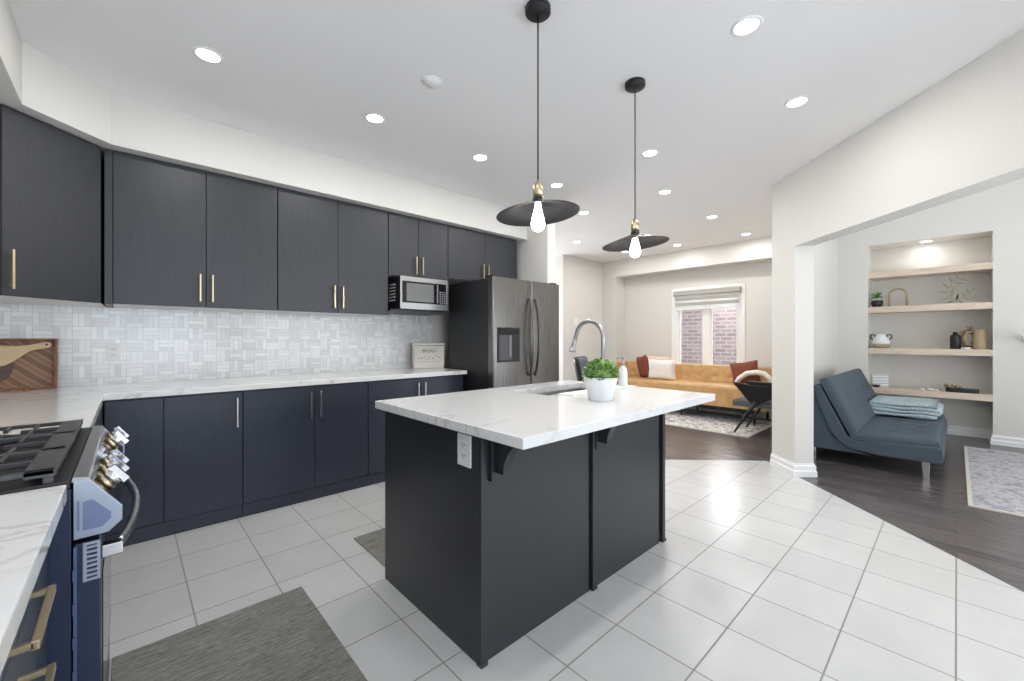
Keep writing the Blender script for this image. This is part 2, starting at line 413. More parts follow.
# mosaic backsplash
struct('trim_1', box(-.75, 2.52, YW - .008, YW, .92, 1.50).box(-.75, -.742, -.5, YW - .008, .92, 1.9), MOS)
# baseboards
def baseboard(name, pts, h=.10, t=.014, side=1):
    """profile swept along a polyline, side = which side sticks out (left of travel = +1)"""
    m = MB()
    P = [Vector((p[0], p[1], 0)) for p in pts]
    offs = []
    for i, p in enumerate(P):
        ds = []
        if i > 0: ds.append((P[i] - P[i - 1]).normalized())
        if i < len(P) - 1: ds.append((P[i + 1] - P[i]).normalized())
        nn = [Vector((-d.y, d.x, 0)) * side for d in ds]
        if len(nn) == 2:
            bis = (nn[0] + nn[1]).normalized(); offs.append(bis / max(.3, bis.dot(nn[0])))
        else: offs.append(nn[0])
    prof = [(0, 0), (t + .006, 0), (t + .006, h * .42), (t, h * .5), (t, h * .82), (t * .5, h * .9), (t * .45, h), (0, h)]
    n = len(prof); vs = []; fs = []
    for p, o in zip(P, offs):
        for a, z in prof: vs.append(p + o * a + Vector((0, 0, z)))
    for k in range(len(P) - 1):
        for i in range(n):
            j = (i + 1) % n; fs.append((k * n + i, k * n + j, (k + 1) * n + j, (k + 1) * n + i))
    fs.append(tuple(range(n))); fs.append(tuple((len(P) - 1) * n + i for i in range(n))[::-1])
    m.add(vs, fs); o = m.build(name, TRIM); o['kind'] = 'structure'
baseboard('baseboard_column', [dg(4.635), dg(4.39), dg(4.39, th), dg(4.60, th)], .115, side=-1)
baseboard('baseboard_partition', [(4.80, 1.15), (NX, 1.15), (NX, ny1), (NB, ny1), (NB, ny0), (NX, ny0), (NX, -2.6)], .115, side=-1)
baseboard('baseboard_window', [(7.24, 1.27), (7.24, 4.495), (6.93, 4.495), (6.93, 4.80), (5.71, 4.80), (5.71, 6.5)], .115, side=1)

# living room window
m = MB(); f = .055
m.box(7.225, 7.31, wy0, wy0 + f, wz0, wz1).box(7.225, 7.31, wy1 - f, wy1, wz0, wz1).box(7.225, 7.31, wy0, wy1, wz1 - f, wz1).box(7.225, 7.31, wy0, wy1, wz0, wz0 + f)
m.box(7.27, 7.31, 2.86, 2.97, wz0 + f, wz1 - f)
m.box(7.215, 7.24, wy0 - .06, wy1 + .06, wz0 - .03, wz0)
m.box(7.226, 7.24, wy0 - .06, wy0, wz0, wz1 + .06).box(7.226, 7.24, wy1, wy1 + .06, wz0, wz1 + .06).box(7.226, 7.24, wy0, wy1, wz1, wz1 + .06)
win = struct('window_1', m, TRIM, .003)
for a, b in ((wy0 + f, 2.86), (2.97, wy1 - f)):
    g = MB(); q = .03
    g.box(7.28, 7.30, a, a + q, wz0 + f, wz1 - f).box(7.28, 7.30, b - q, b, wz0 + f, wz1 - f).box(7.28, 7.30, a + q, b - q, wz0 + f, wz0 + f + q).box(7.28, 7.30, a + q, b - q, wz1 - f - q, wz1 - f)
    sash = g.build('sash', TRIM, win)
    tm = MB().box(7.288, 7.292, a + q, b - q, wz0 + f + q, wz1 - f - q).build('pane', None or CLEAR, sash)
BL1 = mat('blind_grey', srgb(176, 174, 168), .9); BL2 = mat('blind_sheer', srgb(240, 240, 238), .9)
bt = BL2.node_tree.nodes['Principled BSDF']; bt.inputs['Transmission Weight'].default_value = .5; bt.inputs['Roughness'].default_value = .9
bl = thing('roller_blind', 'white and grey striped roller blind at the top of the window', 'blind', (7.2, 2.91, 1.76))
box(7.16, 7.222, wy0 - .005, wy1 + .005, 1.995, 2.075).build('cassette', BL1, bl, bevel=.008)
m = MB(); z = 1.995; i = 0
for hgt, c in ((.035, 1), (.055, 0), (.04, 1), (.055, 0), (.05, 1)):
    m.cur = c; m.box(7.192, 7.196, wy0 + .02, wy1 - .02, z - hgt, z); z -= hgt
m.build('fabric', [BL1, BL2], bl)
box(7.186, 7.202, wy0 + .02, wy1 - .02, z - .018, z).build('bottom_bar', TRIM, bl, bevel=.003)
ex = box(9.4, 9.6, -1, 6.5, -1, 3.0).build('neighbour_wall', BRICK); ex['kind'] = 'structure'

# ------------------------------------------------------------ cabinets
def bar_handle(parent, axis, cx, cy, cz, L, out=(0, -1), m=None, off=.03, w=.010):
    """axis 'z' vertical or 'y' horizontal; (cx,cy,cz) on the door face"""
    ox, oy = out; bx, by = cx + ox * off, cy + oy * off; h = w / 2; q = MB()
    if axis == 'z':
        q.box(bx - h, bx + h, by - h, by + h, cz - L / 2, cz + L / 2)
        for z in (cz - L * .4, cz + L * .4):
            q.box(min(cx, bx) - h * (oy != 0), max(cx, bx) + h * (oy != 0), min(cy, by) - h * (ox != 0), max(cy, by) + h * (ox != 0), z - h, z + h)
    else:
        q.box(bx - h, bx + h, cy - L / 2, cy + L / 2, cz - h * 1.4, cz + h * 1.4)
        for y in (cy - L / 2 + h, cy + L / 2 - h): q.box(cx, bx, y - h, y + h, cz - h, cz + h)
    return q.build('handle', m or BRASS, parent, bevel=.0012)
def door_y(root, x0, x1, z0, z1, yf, handle=None, hz=None, L=.19, hm=None, t=.02):
    g = .0018
    d = box(x0 + g, x1 - g, yf, yf + t, z0 + g, z1 - g).build('door', CAB, root, bevel=.0015)
    if handle == 'l': bar_handle(d, 'z', x0 + .035, yf, hz, L, m=hm)
    if handle == 'r': bar_handle(d, 'z', x1 - .035, yf, hz, L, m=hm)
    return d
SATIN = mat('satin_nickel', srgb(206, 204, 198), .25, 1)
# upper units
MELA = mat('white_melamine', srgb(226, 226, 224), .5)
def upper(label, x0, x1, z0, z1, xm, hz, L=.19):
    r = thing('upper_cabinet', label, 'cabinet', ((x0 + x1) / 2, 3.8, z0), None)
    box(x0, x1, UF + .022, YW - .010, z0 + .004, z1).build('body', CAB, r)
    box(x0, x1, UF + .022, YW - .010, z0, z0 + .004).build('underside', MELA, r)
    door_y(r, x0, xm, z0, z1, UF, 'r', hz, L); door_y(r, xm, x1, z0, z1, UF, 'l', hz, L)
    return r
ZT = 2.417; ZB = 1.454
upper('tall charcoal upper cabinet beside the corner cabinet, with two brass bar pulls', -.068, .850, ZB, ZT, .403, 1.590)
upper('tall charcoal upper cabinet immediately left of the microwave', .854, 1.766, ZB, ZT, 1.311, 1.590)
upper('short charcoal upper cabinet directly above the microwave', 1.770, 2.427, 1.832, ZT, 2.084, 1.945, .17)
upper('short charcoal upper cabinet above the refrigerator', 2.431, 3.415, 1.868, ZT, 2.92, 1.975, .17)
# diagonal corner cabinet
c = thing('corner_cabinet', 'charcoal diagonal corner upper cabinet with one tall brass pull at its left edge', 'cabinet', (-.4, 3.6, ZB))
A = Vector((-.107, UF + .002)); B = Vector((-.463, 3.255)); d = (B - A).normalized(); nrm = Vector((-d.y, d.x))
if nrm.y > 0: nrm = -nrm
q0, q1 = A - nrm * .022, B - nrm * .022
MB().prism([tuple(q0), (-.107, YW - .010), (-.740, YW - .010), (-.740, 3.255), tuple(q1)], ZB + .004, ZT).build('body', CAB, c)
MB().prism([tuple(q0), (-.107, YW - .010), (-.740, YW - .010), (-.740, 3.255), tuple(q1)], ZB, ZB + .004).build('underside', MELA, c)
dr = MB().prism([tuple(A + d * .02), tuple(B - d * .002), tuple(q1 - d * .002), tuple(q0 + d * .02)], ZB + .002, ZT - .002).build('door', CAB, c, bevel=.0015)
hp = B - d * .024; hb = hp + nrm * .032
hm = MB()
def obox(m, p, u, n, a, b, z0, z1):
    c1 = p + u * a + n * b; c2 = p - u * a + n * b; c3 = p - u * a - n * b; c4 = p + u * a - n * b
    m.prism([tuple(c1), tuple(c2), tuple(c3), tuple(c4)], z0, z1)
obox(hm, hb, d, nrm, .005, .005, 1.49, 1.69)
for z in (1.51, 1.67): obox(hm, hp + nrm * .016, d, nrm, .005, .016, z - .005, z + .005)
hm.build('handle', BRASS, dr, bevel=.001)
box(-.105, -.070, UF + .004, YW - .010, ZB, ZT).build('filler_strip', CAB, c)
# crown strip between cabinet tops and the bulkhead handled by the bulkhead overhang

# base units on the back wall
FY = 3.36
def base(label, x0, x1, ds, hmet=None):
    r = thing('base_cabinet', label, 'cabinet', ((x0 + x1) / 2, 3.7, 0))
    box(x0, x1, FY + .022, YW - .005, .09, .878).build('body', CAB, r)
    box(x0, x1, FY + .008, FY + .03, 0, .09).build('toe_kick', CAB, r)
    for a, b, h in ds: door_y(r, a, b, .093, .872, FY, h, .735, .20, SATIN)
    return r
base('charcoal base cabinet next to the inner corner, one door with a satin bar pull', -.10, .582, [(-.10, .164, None), (.164, .582, 'r')])
base('charcoal base cabinet in the middle of the back run, two doors with satin pulls', .584, 1.476, [(.584, 1.055, 'r'), (1.055, 1.476, 'l')])
base('charcoal base cabinet beside the refrigerator, partly hidden by the island', 1.478, 2.46, [(1.478, 1.975, 'r'), (1.975, 2.46, 'l')])
# left run beyond the range (blind corner) and before the range
LX = -.125
r = thing('base_cabinet', 'charcoal corner base cabinet between the range and the back run', 'cabinet', (-.4, 2.7, 0))
box(-.745, LX, 2.105, YW - .005, .09, .878).build('body', CAB, r)
box(LX, LX + .018, 2.11, 3.355, .093, .872).build('door', CAB, r, bevel=.0015)
box(-.745, LX + .01, 2.105, YW - .005, 0, .09).build('toe_kick', CAB, r)
r = thing('drawer_cabinet', 'charcoal drawer cabinet in front of the range with brass pulls', 'cabinet', (-.4, .4, 0))
box(-.745, LX - .02, -.8, 1.325, .09, .878).build('body', CAB, r)
box(-.745, LX - .03, -.8, 1.325, 0, .09).build('toe_kick', CAB, r)
zz = .872
for hh, hz in ((.10, .838), (.15, .712), (.25, .52), (.27, .25)):
    for a, b in ((.52, 1.322), (-.8, .518)):
        dw = box(LX - .02, LX, a + .0015, b - .0015, zz - hh + .002, zz).build('drawer', CAB, r, bevel=.0015)
        bar_handle(dw, 'y', LX, (.905 if a > 0 else -.1), hz, .17, (1, 0), BRASS, off=.036, w=.009)
    zz -= hh

# worktops
SL0, SL1 = .882, .92
MB().prism([(-.748, YW - .009), (-.748, 2.102), (-.10, 2.102), (-.10, 3.333), (2.487, 3.333), (2.487, YW - .009)], SL0, SL1).build(
    'worktop', QTZ, loc=(0, 0, 0), bevel=.003)
tag(bpy.data.objects['worktop'], 'white veined quartz worktop wrapping the corner under the mosaic backsplash', 'worktop')
o = box(-.748, -.098, -.8, 1.330, SL0, SL1).build('worktop', QTZ, loc=(0, 0, 0), bevel=.003)
tag(o, 'white veined quartz worktop with grey streaks on the near side of the range', 'worktop')

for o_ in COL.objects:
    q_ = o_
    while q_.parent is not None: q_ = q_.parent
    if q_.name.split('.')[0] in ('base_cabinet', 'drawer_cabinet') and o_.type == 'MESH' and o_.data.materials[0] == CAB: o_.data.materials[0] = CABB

# ------------------------------------------------------------ range
rg = thing('gas_range', 'stainless gas range with black grates set between the worktops', 'range', (-.4, 1.72, 0))
y0, y1 = 1.337, 2.097
box(-.745, -.092, y0, y1, .05, .905).build('body', NAVY, rg, bevel=.002)
ct = box(-.745, -.093, y0, y1, .905, .925).build('cooktop', BLACK, rg, bevel=.004)
# control panel prism (x,z) extruded along y
pp = [(-.088, .918), (-.066, .918), (-.012, .845), (-.012, .815), (-.035, .795), (-.088, .793)]
cp = MB().prism(pp, y0 + .012, y1 - .012, lambda a, b, c: (a, c, b)).build('control_panel', DGLASS, rg, bevel=.002)
tp = MB().prism([(-.092, .919), (-.062, .919), (-.066, .926), (-.090, .929)], y0 + .004, y1 - .004, lambda a, b, c: (a, c, b)).build('top_trim', STEEL, rg)
pc = [(-.089, .920), (-.064, .920), (-.009, .846), (-.009, .814), (-.033, .792), (-.089, .790)]
pin = [(-.074, .872), (-.058, .874), (-.028, .838), (-.028, .824), (-.043, .808), (-.074, .808)]
for ya, yb, s in ((y0, y0 + .012, -1), (y1 - .012, y1, 1)):
    cap = MB().prism(pc, ya, yb, lambda a, b, c: (a, c, b)).build('end_cap', PANELM, rg, bevel=.0015)
    yy = ya if s < 0 else yb
    MB().prism(pin, yy + s * .0015, yy, lambda a, b, c: (a, c, b)).box(-.083, -.079, yy + s * .0015, yy, .810, .876).build('inset', mat('inset_steel', srgb(120, 132, 166), .4, .4), cap)
# knobs on the sloping face
fd = Vector((.054, 0, -.073)).normalized(); fn = Vector((.073, 0, .054)).normalized()
for ky in (1.425, 1.525, 1.625, 1.93, 2.03):
    base_p = Vector((-.043, ky, .884))
    M = Matrix((( fd.x, 0, fn.x), (0, 1, 0), (fd.z, 0, fn.z)))
    M = Matrix(((0, fd.x, fn.x), (1, 0, 0), (0, fd.z, fn.z)))
    MBk = MB().lathe([(.022, 0), (.022, .010), (.019, .012)], base_p, 24, M=M)
    ring = MBk.build('knob_ring', BRASS, rg)
    k2 = MB().lathe([(.017, .010), (.019, .013), (.019, .027), (.017, .030)], base_p, 24, M=M)
    # grip bar
    for sgn in (1,):
        o = len(k2.v)
        P = lambda a, b, c: base_p + fd * a + Vector((0, 1, 0)) * b + fn * c
        k2.add([P(-.025, -.009, .026), P(.025, -.009, .026), P(.025, .009, .026), P(-.025, .009, .026), P(-.023, -.008, .042), P(.023, -.008, .042), P(.023, .008, .042), P(-.023, .008, .042)],
               [(0, 3, 2, 1), (4, 5, 6, 7), (0, 1, 5, 4), (1, 2, 6, 5), (2, 3, 7, 6), (3, 0, 4, 7)])
    k2.build('knob', CHROME, ring, bevel=.001)
# oven door, vents, handle, drawer
dr = box(-.090, -.045, y0 + .006, y1 - .006, .245, .778).build('oven_door', NAVY, rg, bevel=.004)
box(-.046, -.043, y0 + .06, y1 - .06, .32, .68).build('window', DGLASS, dr)
for ya, s in ((y0 + .006, -1), (y1 - .006, 1)):
    v = MB(); yb = ya + s * .004
    v.box(-.074, -.046, ya, yb, .690, .696).box(-.074, -.046, ya, yb, .772, .778).box(-.074, -.068, ya, yb, .696, .772).box(-.051, -.046, ya, yb, .696, .772)
    for i in range(7): v.box(-.068, -.051, ya, yb, .7005 + i * .0105, .7055 + i * .0105)
    v.build('vent_grille', PANELM, dr)
pts = []
for i in range(17):
    u = i / 16; yy = y0 + .03 + (y1 - y0 - .06) * u; pts.append((-.022 + .042 * math.sin(math.pi * u) ** .8, yy, .742))
h = MB().tube(pts, .0095, 12, flat=(1, 1.3))
h.build('handle', STEEL, dr)
for yy in (y0 + .03, y1 - .03): box(-.046, -.008, yy - .013, yy + .013, .728, .757).build('handle_mount', CHROME, dr, bevel=.003)
box(-.090, -.048, y0 + .006, y1 - .006, .06, .235).build('storage_drawer', NAVY, rg, bevel=.004)
fl = MB().box(-.0885, -.083, y0 - .003, y0, .06, .775)
for i in range(9): fl.box(-.0895, -.0835, y0 - .006, y0 - .003, .10 + i * .075, .125 + i * .075)
fl.build('side_flange', mat('flange_steel', srgb(96, 112, 150), .35, .6), rg)
for x in (-.70, -.16):
    for y in (y0 + .04, y1 - .04): MB().lathe([(.018, 0), (.018, .05)], (x, y, 0), 16).build('foot', BLACK, rg)
# grates: three cast iron sections
gz = .955
for k in range(3):
    a = y0 + .005 + k * .2505; b = a + .2503; g = MB(); X0, X1 = -.70, -.117
    def bar(p, q, w=.006, hh=.011): 
        p, q = Vector(p), Vector(q); dd = (q - p).normalized(); n = Vector((-dd.y, dd.x, 0)) * w
        g.add([p + n, p - n, q - n, q + n, *[v - Vector((0, 0, hh)) for v in (p + n, p - n, q - n, q + n)]], [(3, 2, 1, 0), (4, 5, 6, 7), (0, 1, 5, 4), (1, 2, 6, 5), (2, 3, 7, 6), (3, 0, 4, 7)])
    bar((X0, a + .008, gz), (X1, a + .008, gz), .008); bar((X0, b - .008, gz), (X1, b - .008, gz), .008)
    bar((X0 + .01, a, gz), (X0 + .01, b, gz), .012); bar((X1 - .022, a, gz), (X1 - .022, b, gz), .024, .016)
    xm = (X0 + X1) / 2; bar((xm, a, gz), (xm, b, gz), .007)
    for bx in (X0 + .15, X1 - .16):
        ym = (a + b) / 2
        for dx, dy in ((1, 0), (-1, 0)): bar((bx + dx * .035, ym, gz), (bx + dx * .13, ym, gz), .005)
        for dy in (1, -1):
            bar((bx, ym + dy * .035, gz), (bx, ym + dy * .115, gz), .005)
            bar((bx + .06, ym + dy * .03, gz + .001), (bx + .06, ym + dy * .115, gz + .001), .004); bar((bx - .06, ym + dy * .03, gz + .001), (bx - .06, ym + dy * .115, gz + .001), .004)
    for x in (X0 + .01, X1 - .01):
        for y in (a + .01, b - .01): g.box(x - .008, x + .008, y - .008, y + .008, .924, gz - .005)
    g.build('grate', IRON, rg, bevel=.0015)
    for bx in (X0 + .15, X1 - .16):
        MB().lathe([(.050, .925), (.050, .930), (.036, .932), (.036, .938), (.030, .942), (0, .942)], (bx, (a + b) / 2, 0), 24).build('burner', BLACK, rg)

# ------------------------------------------------------------ island
isl = thing('kitchen_island', 'charcoal kitchen island with panelled sides and corner posts', 'island', (1.69, 1.62, 0))
ix0, ix1, iy0, iy1 = .973, 2.413, 1.215, 2.010
HT = .875
box(ix0 + .02, ix1 - .01, iy0 + .022, iy1 - .02, 0.0, .56).box(ix0 + .02, 1.66, iy0 + .022, iy1 - .02, .56, HT).build('body', CABI, isl)
box(ix0, ix0 + .019, iy0 + .026, iy1, .0, HT).build('end_panel', CABI, isl, bevel=.0015)
box(ix1 - .019, ix1, iy0 + .026, iy1, .0, HT).build('end_panel', CABI, isl, bevel=.0015)
box(1.0, 1.655, iy0 + .012, iy0 + .024, .0, HT).build('face_panel', CABI, isl, bevel=.0015)
box(1.700, 2.355, iy0 + .012, iy0 + .024, .0, HT).build('face_panel', CABI, isl, bevel=.0015)
for a, b, dp in ((ix0 - .001, .998, .003), (1.672, 1.700, .002), (2.382, 2.413, .003)):
    p = MB().box(a, b, iy0, iy0 + .027, .018, HT); p.box(a - .004, b + .004, iy0 - .005, iy0 + .027, 0, .018)
    p.build('post', CABI, isl, bevel=.0015)
for a in (1.655, 2.357): box(a, a + .014, iy0 + .020, iy0 + .026, .0, HT).build('seam_shadow_strip', BLACK, isl)  # black strips in the seams stand for the shadow beside the posts
# sink-side doors
for a, b, s in ((ix0 + .02, 1.33, 'r'), (1.33, 1.70, 'l'), (1.70, 2.05, 'r'), (2.05, ix1 - .02, 'l')):
    d_ = box(a + .002, b - .002, iy1 - .02, iy1, .1, HT - .01).build('door', CABI, isl, bevel=.0015)
    bar_handle(d_, 'z', (b - .035 if s == 'r' else a + .035), iy1, .74, .19, (0, 1), SATIN)
# corbels
def corbel(x0, x1, D=.20, Hc=.155):
    prof = [(0, 0), (-D, 0), (-D, -.022)]
    for i in range(13):
        an = math.pi / 2 * i / 12; prof.append((-D + .012 + (D - .082) * math.sin(an), -.022 - (Hc - .022) * (1 - math.cos(an))))
    prof += [(0, -Hc)]
    m = MB().prism([(iy0 + .012 + a, HT + .006 + b) for a, b in prof], x0, x1, lambda a, b, c: (c, a, b))
    o = m.build('corbel', CABI, isl, bevel=.0015)
    box(x0 - .012, x1 + .012, iy0 - .006, iy0 + .014, HT - Hc - .03, HT + .004).build('back_plate', CABI, o, bevel=.0015)
corbel(1.03, 1.075); corbel(1.705, 1.75)
# slab with sink cut-out
tx0, tx1, ty0, ty1 = .926, 2.475, .944, 2.025
sx0, sx1, sy0, sy1 = 1.725, 2.40, 1.555, 1.85
tmb = MB()
for a, b, c_, d_ in ((tx0, sx0, ty0, ty1), (sx1, tx1, ty0, ty1), (sx0, sx1, ty0, sy0), (sx0, sx1, sy1, ty1)): pass
def ringslab(m, o, i, z0, z1):
    ox0, ox1, oy0, oy1 = o; a0, a1, b0, b1 = i
    vs = []
    for z in (z0, z1):
        vs += [(ox0, oy0, z), (ox1, oy0, z), (ox1, oy1, z), (ox0, oy1, z), (a0, b0, z), (a1, b0, z), (a1, b1, z), (a0, b1, z)]
    fs = []
    for k in range(4):
        l = (k + 1) % 4
        fs += [(8 + k, 8 + l, 12 + l, 12 + k), (k, 4 + k, 4 + l, l), (k, l, 8 + l, 8 + k), (4 + l, 4 + k, 12 + k, 12 + l)]
    m.add(vs, fs)
ringslab(tmb, (tx0, tx1, ty0, ty1), (sx0, sx1, sy0, sy1), SL0, SL1)
tmb.build('countertop', QTZ, isl, bevel=.0025)
# sink basin
sk = thing('kitchen_sink', 'undermount stainless double sink in the island worktop', 'sink', ((sx0 + sx1) / 2, 1.7, .68))
m = MB(); e = .004
m.box(sx0 - .02, sx1 + .02, sy0 - .02, sy1 + .02, .69, .694)
for a, b, c_, d_ in ((sx0 - e, sx0, sy0, sy1), (sx1, sx1 + e, sy0, sy1), (sx0 - e, sx1 + e, sy0 - e, sy0), (sx0 - e, sx1 + e, sy1, sy1 + e)): m.box(a, b, c_, d_, .69, SL0 - .001)
m.build('basin', mat('sink_steel', srgb(190, 192, 194), .42, .85), sk)
box(2.045, 2.062, sy0, sy1, .694, .86).build('divider', STEEL, sk, bevel=.004)
for x in (1.88, 2.23): MB().lathe([(.045, .695), (.045, .698), (.03, .699), (.03, .697), (0, .697)], (x, 1.70, 0), 24).build('drain', CHROME, sk)
# outlet on island end
def outlet(label, kind, x, y, z, face, w=.075, h=.12, gang=1):
    o = thing('wall_outlet', label, 'outlet', (x, y, z - h / 2))
    if face == 'y': box(x - w / 2, x + w / 2, y - .007, y, z - h / 2, z + h / 2).build('plate', WPLAS, o, bevel=.002)
    else: box(x - .007, x, y - w / 2, y + w / 2, z - h / 2, z + h / 2).build('plate', WPLAS, o, bevel=.002)
    for dz in (.022, -.022):
        if kind == 'switch': continue
        q = MB()
        if face == 'y':
            so = box(x - .017, x + .017, y - .0085, y - .006, z + dz - .015, z + dz + .015).build('socket', WPLAS, o, bevel=.001)
            for a in (-.007, .007): q.box(x + a - .0015, x + a + .0015, y - .0095, y - .008, z + dz - .002, z + dz + .008)
            q.lathe([(.0022, 0), (.0022, .0015), (0, .0015)], (x, y - .0095, z + dz - .008), 10, 'y')
        else:
            so = box(x - .0085, x - .006, y - .017, y + .017, z + dz - .015, z + dz + .015).build('socket', WPLAS, o, bevel=.001)
            for a in (-.007, .007): q.box(x - .0095, x - .008, y + a - .0015, y + a + .0015, z + dz - .002, z + dz + .008)
            q.lathe([(.0022, 0), (.0022, .0015), (0, .0015)], (x - .0095, y, z + dz - .008), 10, 'x')
        q.build('slots', GREYP, so)
    if kind == 'switch':
        for k in range(gang):
            xx = x + (k - (gang - 1) / 2) * .046
            box(xx - .016, xx + .016, y - .011, y - .006, z - .032, z + .032).build('rocker', WPLAS, o, bevel=.002)
    return o
outlet('white outlet on the end panel of the island', 'outlet', ix0, 1.318, .800, 'x', .085, .125)
outlet('white outlet in the mosaic backsplash near the corner', 'outlet', -.070, YW - .008, 1.145, 'y')
outlet('white outlet in the mosaic backsplash left of the bread box', 'outlet', 1.790, YW - .008, 1.19, 'y')
outlet('white light switch on the wall beyond the refrigerator', 'switch', 6.06, 4.80, 1.55, 'y', .12, .12, 2)['category'] = 'switch'
bpy.data.objects['wall_outlet.003'].name = 'light_switch'

# tray beneath faucet, faucet, soap, plant
o = box(1.795, 2.455, 1.435, 1.545, SL1, SL1 + .007).build('faucet_tray', WPLAS, loc=(2.15, 1.49, SL1), bevel=.003)
tag(o, 'thin white tray behind the sink under the faucet and soap bottle', 'tray')
fz = SL1 + .007
fa = thing('kitchen_faucet', 'brushed steel gooseneck faucet at the island sink', 'faucet', (2.17, 1.50, fz))
MB().lathe([(.028, fz), (.028, fz + .012), (.022, fz + .018), (.020, fz + .09), (.014, fz + .10)], (2.17, 1.50, 0), 24).build('base', STEEL, fa)
pts = [(2.17, 1.50, fz + .08), (2.17, 1.50, 1.235)]
Rr = .105
for i in range(1, 17):
    an = math.pi * i / 16 * .93; pts.append((2.17, 1.50 + Rr * (1 - math.cos(an)), 1.245 + Rr * math.sin(an)))
l = Vector(pts[-1]); l2 = Vector(pts[-2]); dd = (l - l2).normalized(); pts.append(tuple(l + dd * .02))
MB().tube(pts, .0135, 14).build('spout', STEEL, fa)
p0 = l + dd * .02; MB().tube([p0, p0 + dd * .055, p0 + dd * .085, p0 + dd * .087, p0 + dd * .1], [.0145, .0165, .018, .023, .023], 16).build('spray_head', STEEL, fa)
MB().tube([(2.17, 1.50, fz + .06), (2.205, 1.50, fz + .075), (2.225, 1.50, fz + .15)], [.009, .007, .006], 10).build('lever', STEEL, fa)
SOAP = mat('frosted_bottle', srgb(226, 230, 232), .3, trans=.15)
so = thing('soap_dispenser', 'clear soap dispenser with a pump on the faucet tray', 'soap dispenser', (2.395, 1.50, fz))
MB().lathe([(.028, fz), (.031, fz + .008), (.029, fz + .09), (.024, fz + .115), (.013, fz + .13), (.013, fz + .135)], (2.395, 1.50, 0), 24).build('bottle', SOAP, so)
MB().lathe([(.014, fz + .133), (.014, fz + .150), (.005, fz + .152), (.005, fz + .178), (.010, fz + .180), (.010, fz + .188), (0, fz + .188)], (2.395, 1.50, 0), 16).tube([(2.395, 1.50, fz + .183), (2.37, 1.525, fz + .183), (2.362, 1.53, fz + .174)], .004, 8).build('pump', STEEL, so)

def leaf(m, p, d, L, W, up=Vector((0, 0, 1))):
    p = Vector(p); d = Vector(d).normalized(); s_ = d.cross(up)
    s_ = s_.normalized() if s_.length > .01 else Vector((1, 0, 0)); n_ = s_.cross(d)
    m.add([p, p + d * L * .35 + s_ * W / 2 + n_ * W * .15, p + d * L * .35 - s_ * W / 2 + n_ * W * .15, p + d * L * .45, p + d * L - n_ * L * .1, p + d * L * .75 + s_ * W * .35, p + d * L * .75 - s_ * W * .35],
          [(0, 1, 3), (0, 3, 2), (1, 5, 3), (3, 6, 2), (3, 5, 4), (3, 4, 6)], True)
px_, py_ = 1.80, 1.26; z0 = SL1
pl = thing('potted_plant', 'round leafy green plant in a plain white pot on the island', 'plant', (px_, py_, z0))
MB().lathe([(.058, z0), (.062, z0 + .003), (.087, z0 + .115), (.090, z0 + .120), (.084, z0 + .120), (.080, z0 + .105), (0, z0 + .105)], (px_, py_, 0), 40).build('pot', CERAM, pl)
m = MB(); G2 = mat('leaf_light_green', srgb(168, 200, 128), .5); G3 = mat('leaf_dark_green', srgb(78, 124, 58), .5)
for i in range(1300):
    th_ = random.random() * 2 * math.pi; ph = math.acos(random.uniform(-.12, 1)); dv = Vector((math.sin(ph) * math.cos(th_), math.sin(ph) * math.sin(th_), math.cos(ph)))
    rr = random.uniform(.5, 1.0); p_ = Vector((px_, py_, z0 + .118)) + Vector((dv.x * .088 * rr, dv.y * .088 * rr, dv.z * .088 * rr))
    m.cur = random.choice((0, 1, 1, 1, 2)); dd = (dv + Vector((random.uniform(-.7, .7), random.uniform(-.7, .7), random.uniform(-.2, .8)))).normalized()
    leaf(m, p_, dd, random.uniform(.015, .024), random.uniform(.013, .018))
m.lathe([(0, z0 + .10), (.07, z0 + .11), (.062, z0 + .15), (.03, z0 + .175), (0, z0 + .18)], (px_, py_, 0), 20); 
m.build('foliage', [GREEN, G2, G3], pl)

# ------------------------------------------------------------ microwave
mx0, mx1, my0, mz0, mz1 = 1.845, 2.372, 3.50, 1.515, 1.822
mw = thing('microwave', 'stainless microwave with a dark window on the shelf under the upper cabinets', 'microwave', ((mx0 + mx1) / 2, 3.7, mz0))
MB().box(mx0, mx1, my0 + .03, 3.90, mz0 + .004, mz1).build('body', BLACK, mw, bevel=.004)
ff = MB().box(mx0, mx1, my0, my0 + .03, mz1 - .045, mz1).box(mx0, mx1, my0, my0 + .03, mz0, mz0 + .06).box(mx0, mx0 + .02, my0, my0 + .03, mz0 + .06, mz1 - .045).box(mx1 - .02, mx1, my0, my0 + .03, mz0 + .06, mz1 - .045)
ff.build('front_frame', STEEL, mw, bevel=.002)
dr = box(mx0 + .02, 2.252, my0 + .004, my0 + .03, mz0 + .06, mz1 - .045).build('door', DGLASS, mw)
box(mx0 + .065, 2.205, my0 + .002, my0 + .005, mz0 + .075, mz1 - .06).build('window', MGLASS, dr)
box(2.238, 2.248, my0 - .012, my0 + .004, mz0 + .07, mz1 - .055).build('handle', STEEL, dr, bevel=.002)
kp = box(2.256, mx1 - .02, my0 + .004, my0 + .03, mz0 + .06, mz1 - .045).build('keypad', DGLASS, mw)
q = MB()
for i in range(6):
    for j in range(3): q.box(2.272 + j * .026, 2.290 + j * .026, my0 + .001, my0 + .0045, mz0 + .07 + i * .021, mz0 + .083 + i * .021)
q.build('keys', GREYP, kp)
q = MB()
for i in range(6): q.box(mx0 - .003, mx0, my0 + .10, my0 + .22, mz0 + .08 + i * .030, mz0 + .09 + i * .030)
q.build('vents', WPLAS, mw)
ms = box(1.770, 2.425, UF - .04, YW - .010, 1.49, 1.512).build('microwave_shelf', CAB, loc=(2.06, 3.8, 1.49), bevel=.0015)
